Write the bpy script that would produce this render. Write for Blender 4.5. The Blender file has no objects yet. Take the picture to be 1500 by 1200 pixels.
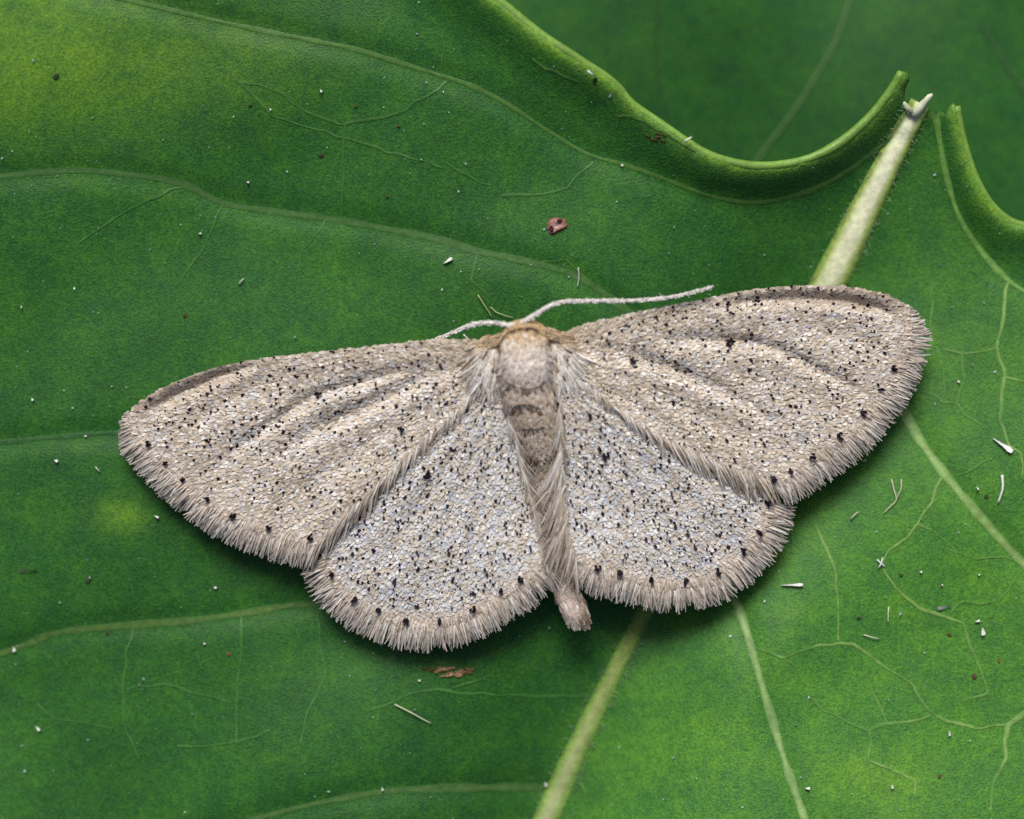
import bpy, math, random
import numpy as np
from mathutils import Vector, geometry as mgeo

random.seed(7)
rng = np.random.default_rng(11)
scene = bpy.context.scene
COL = scene.collection

# ------------------------------------------------------------------ camera
# one unit is about 1.9 mm; the leaf lies in the XY plane, the moth's head points to +Y
CAM_Z = 40.0
cam_data = bpy.data.cameras.new("camera")
cam = bpy.data.objects.new("camera", cam_data)
COL.objects.link(cam)
cam.location = (0, 0, CAM_Z)
cam.rotation_euler = (0, 0, 0)
cam_data.sensor_fit = 'HORIZONTAL'
cam_data.sensor_width = 36.0
cam_data.lens = 36.0 * CAM_Z / 15.0
cam_data.clip_start = 0.1
cam_data.clip_end = 500.0
cam_data.dof.use_dof = True
cam_data.dof.focus_distance = CAM_Z - 0.45
cam_data.dof.aperture_fstop = 0.042
scene.camera = cam

# ------------------------------------------------------------------ light
SUN_EL, SUN_AZ = math.radians(47), math.radians(98)      # azimuth: direction to the light in XY, 90 = +Y
world = bpy.data.worlds.new("World")
scene.world = world
world.use_nodes = True
wn = world.node_tree
bg = wn.nodes["Background"]
sky = wn.nodes.new("ShaderNodeTexSky")
sky.sky_type = 'NISHITA'
sky.sun_disc = False
sky.sun_elevation = SUN_EL
sky.sun_rotation = math.radians(90) - SUN_AZ
sky.air_density = 0.6
sky.dust_density = 4.0
sky.ozone_density = 0.6
wn.links.new(sky.outputs[0], bg.inputs[0])
bg.inputs[1].default_value = 0.038
sun_data = bpy.data.lights.new("sun", 'SUN')
sun_data.energy = 1.5
sun_data.angle = math.radians(28)
sun_data.color = (1.0, 0.95, 0.88)
sun = bpy.data.objects.new("sun", sun_data)
COL.objects.link(sun)
sd = Vector((math.cos(SUN_AZ) * math.cos(SUN_EL), math.sin(SUN_AZ) * math.cos(SUN_EL), math.sin(SUN_EL)))
sun.rotation_euler = sd.to_track_quat('Z', 'Y').to_euler()
sun.location = sd * 30

vs = scene.view_settings
vs.view_transform = 'Standard'
vs.look = 'None'
vs.exposure = 1.05
vs.gamma = 1.0
vs.use_curve_mapping = False
scene.render.engine = 'CYCLES'
scene.cycles.max_bounces = 5
scene.cycles.use_denoising = False

# ------------------------------------------------------------------ helpers
def world_xyz(px, py, z):
    """photo-scale sheet coordinates (100 per unit, y down) at height z -> world"""
    px, py, z = np.broadcast_arrays(np.asarray(px, float), np.asarray(py, float), np.asarray(z, float))
    k = (CAM_Z - z) / CAM_Z / 100.0
    return np.stack([(px - 750) * k, (600 - py) * k, z], -1)

def poly_dist(x, y, pts, closed=False):
    """distance to a polyline, and the run along it (0..1) of the nearest point"""
    x = np.asarray(x, float); y = np.asarray(y, float)
    best = np.full(x.shape, 1e9); run = np.zeros(x.shape)
    p = list(pts) + ([pts[0]] if closed else [])
    n = len(p) - 1
    for i in range(n):
        ax, ay = p[i][:2]; bx, by = p[i + 1][:2]
        dx, dy = bx - ax, by - ay
        t = np.clip(((x - ax) * dx + (y - ay) * dy) / (dx * dx + dy * dy + 1e-12), 0, 1)
        d = np.hypot(x - ax - t * dx, y - ay - t * dy)
        m = d < best
        best = np.where(m, d, best); run = np.where(m, (i + t) / n, run)
    return best, run

def inside(x, y, poly):
    x = np.asarray(x, float); y = np.asarray(y, float)
    c = np.zeros(x.shape, bool)
    n = len(poly)
    for i in range(n):
        ax, ay = poly[i]; bx, by = poly[(i + 1) % n]
        if ay == by: continue
        c ^= ((ay > y) != (by > y)) & (x < (bx - ax) * (y - ay) / (by - ay) + ax)
    return c

def smooth_line(pts, step=6.0, closed=False):
    """Catmull-Rom through the points, resampled evenly"""
    P = np.array(pts, float)
    n = len(P)
    out = []
    segs = n if closed else n - 1
    for i in range(segs):
        if closed:
            p0, p1, p2, p3 = P[(i - 1) % n], P[i], P[(i + 1) % n], P[(i + 2) % n]
        else:
            p1, p2 = P[i], P[i + 1]
            p0 = P[i - 1] if i else 2 * p1 - p2
            p3 = P[i + 2] if i + 2 < n else 2 * p2 - p1
        k = max(2, int(np.hypot(*(p2 - p1)[:2]) / step))
        for t in np.arange(k) / k:
            out.append(0.5 * (2 * p1 + (p2 - p0) * t + (2 * p0 - 5 * p1 + 4 * p2 - p3) * t * t + (3 * p1 - p0 - 3 * p2 + p3) * t ** 3))
    if not closed: out.append(P[-1])
    return np.array(out)

def value_noise(x, y, scale, seed):
    r = np.random.default_rng(seed).random((64, 64))
    u, v = np.asarray(x) / scale, np.asarray(y) / scale
    iu, iv = np.floor(u).astype(int), np.floor(v).astype(int)
    fu, fv = u - iu, v - iv
    fu = fu * fu * (3 - 2 * fu); fv = fv * fv * (3 - 2 * fv)
    g = lambda a, b: r[a % 64, b % 64]
    return (g(iu, iv) * (1 - fu) + g(iu + 1, iv) * fu) * (1 - fv) + (g(iu, iv + 1) * (1 - fu) + g(iu + 1, iv + 1) * fu) * fv

def mesh_object(name, verts, faces, material, parent=None, colours=None, smooth=False, kind=None):
    me = bpy.data.meshes.new(name)
    me.from_pydata([tuple(v) for v in np.asarray(verts).reshape(-1, 3)], [], faces)
    if colours is not None:
        at = me.color_attributes.new("Col", 'FLOAT_COLOR', 'POINT')
        c = np.ones((len(me.vertices), 4), np.float32); c[:, :3] = np.asarray(colours).reshape(-1, 3)
        at.data.foreach_set("color", c.ravel())
    me.update()
    if smooth: me.shade_smooth()
    me.materials.append(material)
    o = bpy.data.objects.new(name, me)
    COL.objects.link(o)
    if parent is not None: o.parent = parent
    if kind: o["kind"] = kind
    return o

def empty(name, label, cat, loc=(0, 0, 0), group=None):
    o = bpy.data.objects.new(name, None)
    COL.objects.link(o)
    o.empty_display_size = 0.3
    o["label"] = label; o["category"] = cat
    if group: o["group"] = group
    return o

def tag(o, label, cat, group=None):
    o["label"] = label; o["category"] = cat
    if group: o["group"] = group
    return o

def tube(path, rad, sides=8, squash=1.0):
    """tube along 3D path with radius per point -> verts, faces (capped)"""
    path = np.asarray(path, float); n = len(path)
    rad = np.broadcast_to(np.asarray(rad, float), (n,))
    tan = np.gradient(path, axis=0); tan /= np.linalg.norm(tan, axis=1)[:, None] + 1e-12
    side = np.cross(tan, (0, 0, 1.0)); side /= np.linalg.norm(side, axis=1)[:, None] + 1e-12
    up = np.cross(side, tan)
    a = np.arange(sides) / sides * 2 * math.pi
    V = path[:, None] + rad[:, None, None] * (np.cos(a)[None, :, None] * side[:, None] + squash * np.sin(a)[None, :, None] * up[:, None])
    F = []
    for i in range(n - 1):
        for j in range(sides):
            F.append((i * sides + j, i * sides + (j + 1) % sides, (i + 1) * sides + (j + 1) % sides, (i + 1) * sides + j))
    F.append(tuple(range(sides - 1, -1, -1))); F.append(tuple((n - 1) * sides + j for j in range(sides)))
    return V.reshape(-1, 3), F

def fill_sheet(poly, step, zfun):
    """triangulated sheet inside a polygon (sheet coordinates), heights from zfun"""
    poly = [tuple(map(float, p)) for p in poly]
    P = np.array(poly)
    gx, gy = np.meshgrid(np.arange(P[:, 0].min(), P[:, 0].max(), step), np.arange(P[:, 1].min(), P[:, 1].max(), step))
    gx[1::2] += step * 0.5
    gx, gy = gx.ravel(), gy.ravel()
    ok = inside(gx, gy, poly)
    gx, gy = gx[ok], gy[ok]
    d, _ = poly_dist(gx, gy, poly, True)
    ok = d > step * 0.45
    pts = [Vector(p) for p in poly] + [Vector((a, b)) for a, b in zip(gx[ok], gy[ok])]
    n = len(poly)
    vv, ee, ff, *_ = mgeo.delaunay_2d_cdt(pts, [], [list(range(n))], 1, 1e-4)
    q = np.array([tuple(v) for v in vv])
    out = []
    for f in ff:                                   # y points down here: flip so the faces look up
        a, b, c = f[:3]
        ar = (q[b, 0] - q[a, 0]) * (q[c, 1] - q[a, 1]) - (q[c, 0] - q[a, 0]) * (q[b, 1] - q[a, 1])
        out.append(tuple(f) if ar < 0 else tuple(reversed(f)))
    return q[:, 0], q[:, 1], world_xyz(q[:, 0], q[:, 1], zfun(q[:, 0], q[:, 1])), out

# ------------------------------------------------------------------ materials
def new_mat(name):
    m = bpy.data.materials.new(name); m.use_nodes = True
    nt = m.node_tree
    return m, nt, nt.nodes["Principled BSDF"]

def N(nt, t, **kw):
    n = nt.nodes.new(t)
    for k, v in kw.items():
        if k in n.inputs: n.inputs[k].default_value = v
        else: setattr(n, k, v)
    return n

def mix_col(nt, fac, a, b, blend='MIX'):
    n = nt.nodes.new("ShaderNodeMix"); n.data_type = 'RGBA'; n.blend_type = blend
    for i, s in ((0, fac), (6, a), (7, b)):
        if hasattr(s, "links"): nt.links.new(s, n.inputs[i])
        elif i == 0: n.inputs[i].default_value = s
        else: n.inputs[i].default_value = (*s, 1)
    return n.outputs[2]

def ramp(nt, src, lo, hi):
    n = N(nt, "ShaderNodeMapRange"); n.interpolation_type = 'SMOOTHSTEP'
    nt.links.new(src, n.inputs[0])
    n.inputs[1].default_value = lo; n.inputs[2].default_value = hi
    return n.outputs[0]

def leaf_material(name, dark, mid, light, net, net_amount, bump=0.35, spec=0.22):
    m, nt, bs = new_mat(name)
    L = nt.links
    tc = N(nt, "ShaderNodeTexCoord").outputs["Object"]
    big = N(nt, "ShaderNodeTexNoise", Scale=0.28, Detail=3.0, Roughness=0.55); L.new(tc, big.inputs["Vector"])
    cloud = N(nt, "ShaderNodeTexNoise", Scale=1.7, Detail=4.0, Roughness=0.6); L.new(tc, cloud.inputs["Vector"])
    fine = N(nt, "ShaderNodeTexNoise", Scale=24.0, Detail=3.0, Roughness=0.7); L.new(tc, fine.inputs["Vector"])
    warp = N(nt, "ShaderNodeTexNoise", Scale=1.3, Detail=2.0); L.new(tc, warp.inputs["Vector"])
    add = N(nt, "ShaderNodeVectorMath", operation='MULTIPLY_ADD'); L.new(warp.outputs["Color"], add.inputs[0]); add.inputs[1].default_value = (0.9, 0.9, 0); L.new(tc, add.inputs[2])
    attr = N(nt, "ShaderNodeAttribute", attribute_name="Col")     # tints: R yellowing, G half paler by pigment and painted-in light, B margin
    sep = N(nt, "ShaderNodeSeparateColor"); L.new(attr.outputs["Color"], sep.inputs[0])
    c = mix_col(nt, ramp(nt, big.outputs[0], 0.35, 0.65), dark, mid)
    c = mix_col(nt, sep.outputs[1], c, light)
    c = mix_col(nt, sep.outputs[0], c, (0.20, 0.40, 0.035))
    c = mix_col(nt, sep.outputs[2], c, (0.14, 0.30, 0.034))
    n1 = mix_col(nt, ramp(nt, cloud.outputs[0], 0.3, 0.7), (0.80, 0.86, 1.0), (1.22, 1.13, 0.92))  # cloudy tint: bluish sheen of the blade put into its colour
    c = mix_col(nt, 1.0, c, n1, 'MULTIPLY')
    mot = N(nt, "ShaderNodeTexNoise", Scale=7.5, Detail=5.0, Roughness=0.75); L.new(tc, mot.inputs["Vector"])
    n3 = mix_col(nt, ramp(nt, mot.outputs[0], 0.32, 0.68), (0.78, 0.86, 1.12), (1.22, 1.12, 0.92))
    c = mix_col(nt, 1.0, c, n3, 'MULTIPLY')
    n2 = mix_col(nt, ramp(nt, fine.outputs[0], 0.3, 0.7), (0.70, 0.73, 0.78), (1.34, 1.3, 1.28))
    c = mix_col(nt, 1.0, c, n2, 'MULTIPLY')
    hts = []
    for sc, w, amt in ((0.62, 0.018, 1.0), (1.7, 0.022, 0.55)):
        v = N(nt, "ShaderNodeTexVoronoi", feature='DISTANCE_TO_EDGE', voronoi_dimensions='2D', Scale=sc); L.new(add.outputs[0], v.inputs["Vector"])
        r = N(nt, "ShaderNodeMapRange"); r.interpolation_type = 'SMOOTHSTEP'; L.new(v.outputs["Distance"], r.inputs[0])
        r.inputs[1].default_value = 0.0; r.inputs[2].default_value = w * 1.2; r.inputs[3].default_value = 1.0; r.inputs[4].default_value = 0.0
        k = N(nt, "ShaderNodeMath", operation='MULTIPLY'); L.new(r.outputs[0], k.inputs[0]); L.new(ramp(nt, cloud.outputs[0], 0.42, 0.66), k.inputs[1])
        k2 = N(nt, "ShaderNodeMath", operation='MULTIPLY'); L.new(k.outputs[0], k2.inputs[0]); k2.inputs[1].default_value = amt * net_amount
        c = mix_col(nt, k2.outputs[0], c, net)
    L.new(c, bs.inputs["Base Color"])
    cell = N(nt, "ShaderNodeTexVoronoi", feature='F1', voronoi_dimensions='2D', Scale=30.0); L.new(tc, cell.inputs["Vector"])
    med = N(nt, "ShaderNodeTexNoise", Scale=5.0, Detail=4.0, Roughness=0.65); L.new(tc, med.inputs["Vector"])
    hs = N(nt, "ShaderNodeMath", operation='MULTIPLY_ADD'); L.new(med.outputs[0], hs.inputs[0]); hs.inputs[1].default_value = 0.7; L.new(cell.outputs["Distance"], hs.inputs[2])
    hs2 = N(nt, "ShaderNodeMath", operation='MULTIPLY_ADD'); L.new(fine.outputs[0], hs2.inputs[0]); hs2.inputs[1].default_value = 1.1; L.new(hs.outputs[0], hs2.inputs[2])
    bp = N(nt, "ShaderNodeBump", Strength=bump, Distance=0.06); L.new(hs2.outputs[0], bp.inputs["Height"])
    L.new(bp.outputs[0], bs.inputs["Normal"])
    rr = N(nt, "ShaderNodeMapRange"); L.new(fine.outputs[0], rr.inputs[0]); rr.inputs[1].default_value = 0.3; rr.inputs[2].default_value = 0.7; rr.inputs[3].default_value = 0.36; rr.inputs[4].default_value = 0.62
    L.new(rr.outputs[0], bs.inputs["Roughness"])
    bs.inputs["Specular IOR Level"].default_value = spec
    return m

def coloured_mat(name, rough=0.55, spec=0.4, noise=0.0, nscale=12.0, bump=0.0, sheen=0.0, translucent=0.0):
    m, nt, bs = new_mat(name)
    L = nt.links
    at = N(nt, "ShaderNodeAttribute", attribute_name="Col")
    c = at.outputs["Color"]
    if noise or bump:
        tc = N(nt, "ShaderNodeTexCoord").outputs["Object"]
        nz = N(nt, "ShaderNodeTexNoise", Scale=nscale, Detail=4.0, Roughness=0.65); L.new(tc, nz.inputs["Vector"])
        if noise:
            f = mix_col(nt, ramp(nt, nz.outputs[0], 0.3, 0.7), (1 - noise,) * 3, (1 + noise,) * 3)
            c = mix_col(nt, 1.0, c, f, 'MULTIPLY')
        if bump:
            bp = N(nt, "ShaderNodeBump", Strength=bump, Distance=0.05); L.new(nz.outputs[0], bp.inputs["Height"]); L.new(bp.outputs[0], bs.inputs["Normal"])
    L.new(c, bs.inputs["Base Color"])
    bs.inputs["Roughness"].default_value = rough
    bs.inputs["Specular IOR Level"].default_value = spec
    bs.inputs["Sheen Weight"].default_value = sheen
    return m

M_leaf = leaf_material("leaf_upper_side", (0.021, 0.104, 0.017), (0.031, 0.135, 0.022), (0.053, 0.195, 0.027), (0.12, 0.30, 0.04), 0.16, 0.16)
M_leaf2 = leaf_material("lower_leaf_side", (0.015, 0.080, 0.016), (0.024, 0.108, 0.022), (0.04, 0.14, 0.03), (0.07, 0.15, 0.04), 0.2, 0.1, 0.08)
M_vein = coloured_mat("leaf_vein", 0.5, 0.35, 0.16, 9.0, 0.25)
M_rim = coloured_mat("leaf_rim", 0.42, 0.45, 0.18, 6.0, 0.3)
M_blem = coloured_mat("leaf_blemish", 0.7, 0.2, 0.35, 22.0, 0.6)
M_scale = coloured_mat("wing_scale", 0.42, 0.45)
M_dark = coloured_mat("dark_scale", 0.6, 0.08)
M_memb = coloured_mat("wing_membrane", 0.6, 0.3, 0.15, 20.0, 0.2)
M_hair = coloured_mat("moth_hair", 0.5, 0.4)
M_body = coloured_mat("moth_body", 0.6, 0.3, 0.15, 14.0, 0.4)
M_ant = coloured_mat("antenna_scale", 0.5, 0.4, 0.08, 40.0, 0.3)
M_debris = coloured_mat("shed_flake", 0.35, 0.5)

# ------------------------------------------------------------------ the leaf: outline, veins, relief
UPPER_MARGIN = [(1321, 106), (1300, 140), (1268, 178), (1225, 213), (1180, 234), (1130, 243), (1085, 241), (1040, 228), (1005, 208), (965, 180), (925, 152),
                (905, 128), (880, 108), (845, 86), (805, 60), (770, 34), (700, -22), (600, -90), (450, -150), (250, -175), (0, -150), (-200, -70),
                (-350, 80), (-430, 320), (-440, 600), (-400, 900), (-300, 1150), (-100, 1310), (200, 1410), (500, 1450), (800, 1530)]
LOWER_MARGIN = [(800, 1530), (1100, 1500), (1400, 1420), (1680, 1200), (1790, 900), (1780, 620), (1710, 440), (1600, 345), (1540, 332), (1500, 331), (1476, 322),
                (1452, 300), (1432, 268), (1418, 232), (1408, 195), (1400, 156)]
m1 = smooth_line(UPPER_MARGIN, 8); m2 = smooth_line(LOWER_MARGIN, 8)
TEAR = [(1396, 154), (1388, 160), (1384, 168), (1376, 164), (1370, 168), (1364, 166), (1352, 158), (1340, 152), (1330, 154), (1325, 146), (1326, 130), (1332, 118), (1330, 108)]
OUTLINE = [tuple(p) for p in m1] + [tuple(p) for p in m2[1:]] + TEAR

MIDRIB = [(1349, 152), (1318, 205), (1270, 300), (1215, 412), (1150, 530), (1075, 660), (1005, 785), (940, 905), (870, 1045), (815, 1165), (770, 1280), (740, 1400)]
MAIN_VEINS = [  # points, half width at start and end, colour
    ([(1312, 200), (1290, 215), (1230, 258), (1170, 285), (1105, 297), (1040, 287), (975, 263), (920, 243), (862, 226), (800, 190), (735, 148), (680, 122), (620, 103), (560, 84), (510, 70), (450, 58), (360, 40), (250, 15), (100, -20)], 3.5, 3.5, (0.075, 0.17, 0.03)),
    ([(1090, 640), (1010, 540), (930, 465), (850, 408), (780, 385), (700, 368), (640, 350), (575, 337), (505, 324), (440, 315), (380, 307), (325, 297), (268, 270), (200, 257), (110, 250), (0, 258), (-120, 275)], 6, 4, (0.065, 0.15, 0.04)),
    ([(985, 822), (850, 842), (700, 862), (600, 876), (470, 884), (420, 888), (360, 898), (280, 909), (200, 915), (90, 926), (45, 942), (0, 958), (-120, 1000)], 5, 5, (0.085, 0.16, 0.035)),
    ([(1345, 165), (1369, 172), (1376, 205), (1385, 252), (1402, 310), (1430, 358), (1470, 404), (1510, 432), (1600, 480)], 4.5, 3.5, (0.14, 0.27, 0.06)),
    ([(1215, 430), (1270, 520), (1324, 604), (1350, 648), (1382, 692), (1420, 738), (1462, 786), (1500, 826), (1600, 920)], 6.5, 6.5, (0.20, 0.32, 0.10)),
    ([(1030, 755), (1050, 820), (1077, 880), (1092, 920), (1103, 958), (1118, 1010), (1130, 1050), (1148, 1110), (1165, 1160), (1200, 1260)], 7, 5.5, (0.20, 0.31, 0.11)),
    ([(808, 1156), (760, 1153), (700, 1154), (640, 1155), (560, 1160), (450, 1180), (300, 1220)], 6, 4, (0.075, 0.15, 0.04)),
    ([(640, 625), (420, 640), (300, 640), (180, 634), (90, 640), (0, 648), (-100, 660)], 4, 3.5, (0.03, 0.10, 0.03)),
]
YG = (0.10, 0.21, 0.035)
YG2 = (0.17, 0.29, 0.07)
DG = (0.038, 0.135, 0.023)
MINOR_VEINS = [
    ([(1477, 408), (1473, 440), (1466, 480), (1460, 508), (1465, 530), (1472, 550), (1465, 590), (1466, 615), (1474, 640), (1480, 655)], 2.0, YG2),
    ([(1472, 550), (1500, 558)], 1.6, YG2), ([(1458, 510), (1430, 515), (1408, 519), (1378, 510)], 1.3, YG), ([(1408, 519), (1412, 552), (1405, 575), (1402, 590), (1412, 605), (1436, 622)], 1.5, YG),
    ([(1365, 410), (1366, 440), (1363, 480)], 1.4, YG), ([(1378, 590), (1372, 580), (1350, 573)], 1.3, YG), ([(1378, 590), (1402, 590)], 1.2, YG), ([(1373, 508), (1382, 545), (1385, 575), (1380, 590)], 1.2, YG),
    ([(1480, 655), (1496, 662), (1497, 700)], 1.6, YG2),
    ([(1378, 702), (1365, 735), (1346, 766), (1330, 785), (1305, 806), (1292, 822), (1296, 840), (1310, 860), (1330, 880)], 1.6, YG2),
    ([(1346, 766), (1370, 780), (1398, 805), (1404, 830)], 1.1, YG), ([(1404, 698), (1430, 685), (1455, 668)], 1.1, DG),
    ([(1195, 770), (1210, 800), (1222, 830), (1226, 850), (1226, 880), (1229, 940)], 1.8, YG2),
    ([(1110, 950), (1128, 957), (1150, 962), (1180, 951), (1229, 941), (1250, 944), (1292, 974), (1337, 1004), (1352, 1028), (1366, 1046), (1400, 1060), (1425, 1067)], 1.9, YG2),
    ([(1310, 860), (1346, 890), (1390, 904), (1413, 913), (1420, 945), (1430, 968), (1445, 1000), (1449, 1018), (1410, 1025)], 1.7, YG2),
    ([(1292, 974), (1278, 990), (1277, 1008), (1292, 1040), (1302, 1060)], 1.2, YG), ([(1366, 1050), (1300, 1060), (1275, 1070), (1273, 1112), (1300, 1125), (1340, 1145), (1342, 1170)], 1.8, YG2),
    ([(1500, 1045), (1475, 1062), (1472, 1110), (1456, 1150), (1452, 1190)], 2.4, YG2), ([(1475, 1062), (1440, 1066), (1425, 1067)], 1.4, YG),
    ([(1275, 1070), (1240, 1056), (1205, 1042), (1178, 1012), (1165, 980), (1150, 962)], 1.2, YG), ([(1273, 1112), (1277, 1165)], 1.3, YG), ([(1241, 1056), (1240, 1090)], 1.1, YG),
    ([(1390, 900), (1412, 880), (1440, 885), (1465, 878), (1490, 850)], 1.2, YG), ([(1392, 805), (1430, 820), (1470, 815), (1500, 830)], 1.0, YG),
    ([(1030, 1110), (1034, 1150), (1045, 1180)], 1.3, DG), ([(850, 1145), (862, 1170)], 1.6, YG),
    ([(860, 1020), (820, 1020), (740, 1018), (690, 1016), (640, 1010), (600, 1018), (540, 1042)], 1.6, DG), ([(660, 1010), (720, 990), (740, 945), (745, 920)], 1.1, DG),
    ([(195, 918), (186, 955), (181, 1000), (182, 1050), (186, 1075), (205, 1115)], 1.6, DG), ([(354, 900), (352, 950), (348, 1000), (346, 1050), (344, 1090)], 1.6, DG),
    ([(466, 905), (470, 950), (476, 990), (448, 1050), (440, 1090)], 1.2, DG), ([(55, 1032), (80, 1052), (120, 1060), (170, 1070)], 1.5, DG), ([(186, 1010), (240, 1002), (290, 1018), (340, 1030)], 1.2, DG),
    ([(260, 1093), (300, 1095), (345, 1088), (400, 1070)], 1.2, DG),
    ([(648, 110), (650, 75), (648, 40)], 1.6, DG), ([(655, 122), (620, 142), (600, 158), (560, 172), (500, 182), (450, 165), (400, 130), (350, 120)], 1.5, DG),
    ([(735, 285), (790, 284), (830, 276), (850, 255), (872, 235)], 1.5, DG), ([(505, 180), (503, 250), (500, 322)], 1.4, DG), ([(655, 240), (690, 262), (720, 270)], 1.4, DG), ([(350, 120), (400, 170), (450, 185), (500, 200), (600, 232), (650, 245)], 1.3, DG),
    ([(780, 85), (800, 100), (830, 112), (850, 120)], 1.5, YG), ([(905, 170), (912, 168), (940, 178), (980, 200), (1020, 222)], 1.6, YG), ([(905, 172), (903, 190)], 1.4, DG),
    ([(268, 272), (180, 310), (110, 360), (130, 400)], 1.2, DG),
    ([(480, 322), (440, 370), (430, 430)], 1.1, DG), ([(325, 298), (300, 360), (260, 420)], 1.1, DG), ([(700, 370), (690, 410), (720, 440)], 1.1, DG), ([(860, 410), (830, 380), (780, 385)], 1.2, YG),
]
ribs_w = [[((a - 750) / 100, (600 - b) / 100) for a, b in v[0]] for v in MAIN_VEINS]
mid_w = [((a - 750) / 100, (600 - b) / 100) for a, b in MIDRIB]
up_w = [((a - 750) / 100, (600 - b) / 100) for a, b in UPPER_MARGIN[:19]]
lo_w = [((a - 750) / 100, (600 - b) / 100) for a, b in LOWER_MARGIN[5:]]

def leaf_h(X, Y):
    """height of the leaf's upper side"""
    X = np.asarray(X, float); Y = np.asarray(Y, float)
    d, _ = poly_dist(X, Y, mid_w)
    h = -0.55 * np.exp(-(d / 1.3) ** 2) + 0.12
    # which half: the midrib runs from top right to bottom
    s = (X - 5.99) * (-10.13) - (Y - 4.48) * (-5.34)      # > 0 on the side of the midrib's -X... sign by cross product
    right = 1 / (1 + np.exp(s / 6.0))
    h += right * (-0.07 * (Y + 1.5)) * np.clip(d / 2.0, 0, 1)
    h += (1 - right) * (0.05 * (Y - 0.5)) * np.clip((d - 1.0) / 4.0, 0, 1)
    calm = 1 - 0.75 * np.exp(-((X / 6.5) ** 4 + ((Y + 0.6) / 2.6) ** 4))
    h += calm * (0.08 * np.sin(0.9 * X + 0.5 * Y + 1.0) + 0.055 * np.sin(-0.5 * X + 1.25 * Y + 0.3) + 0.025 * np.sin(2.1 * X - 1.1 * Y) * np.cos(1.4 * Y + 0.5 * X))
    du, _ = poly_dist(X, Y, up_w); dl, _ = poly_dist(X, Y, lo_w)
    h += 0.30 * np.exp(-(du / 0.48) ** 2) + 0.26 * np.exp(-(dl / 0.40) ** 2)
    h += 0.85 * np.exp(-(((X - 5.2) / 4.6) ** 2 + ((Y - 6.2) / 2.5) ** 2)) + 0.7 * np.exp(-(((X + 8.0) / 3.5) ** 2 + ((Y - 6.0) / 2.2) ** 2))
    for v in ribs_w:
        dv, _ = poly_dist(X, Y, v)
        h -= 0.055 * np.exp(-(dv / 0.17) ** 2)
    return h

def leaf_z(px, py):
    px = np.asarray(px, float); py = np.asarray(py, float)
    return leaf_h((px - 750) / 100, (600 - py) / 100)

leaf = empty("leaf", "large glossy green leaf with torn stalk end, moth resting on it", "leaf")
qx, qy, V, F = fill_sheet(OUTLINE, 11.0, leaf_z)
X, Y = (qx - 750) / 100, (600 - qy) / 100
s = (X - 5.99) * (-10.13) - (Y - 4.48) * (-5.34)
pale = 1 / (1 + np.exp(s / 3.5))  # paler half: part pigment, part its brighter lighting put into the colour
pale = pale * (0.75 + 0.35 * value_noise(qx, qy, 160, 3)) * np.clip((Y * -0.12 + 0.72), 0.3, 1)
yellow = 0.5 * np.exp(-(((qx - 20) / 190) ** 2 + ((qy - 70) / 110) ** 2)) + 0.35 * np.exp(-(((qx - 180) / 40) ** 2 + ((qy - 757) / 22) ** 2)) + 0.2 * np.exp(-(((qx - 1290) / 70) ** 2 + ((qy - 1140) / 40) ** 2)) \
    + 0.2 * np.exp(-(((qx - 300) / 160) ** 2 + ((qy - 90) / 60) ** 2)) + 0.3 * np.exp(-(((qx - 1155) / 22) ** 2 + ((qy - 898) / 14) ** 2)) + 0.10 * np.clip(pale, 0, 1) * value_noise(qx, qy, 70, 5)
dm, _ = poly_dist(qx, qy, UPPER_MARGIN + LOWER_MARGIN[1:])
rimc = 0.9 * np.exp(-(dm / 13.0) ** 2)
blade = mesh_object("blade", V, F, M_leaf, leaf, np.stack([yellow, np.clip(pale, 0, 1), rimc], -1), smooth=True)
sol = blade.modifiers.new("thickness", 'SOLIDIFY'); sol.thickness = 0.10; sol.offset = -1.0

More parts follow.
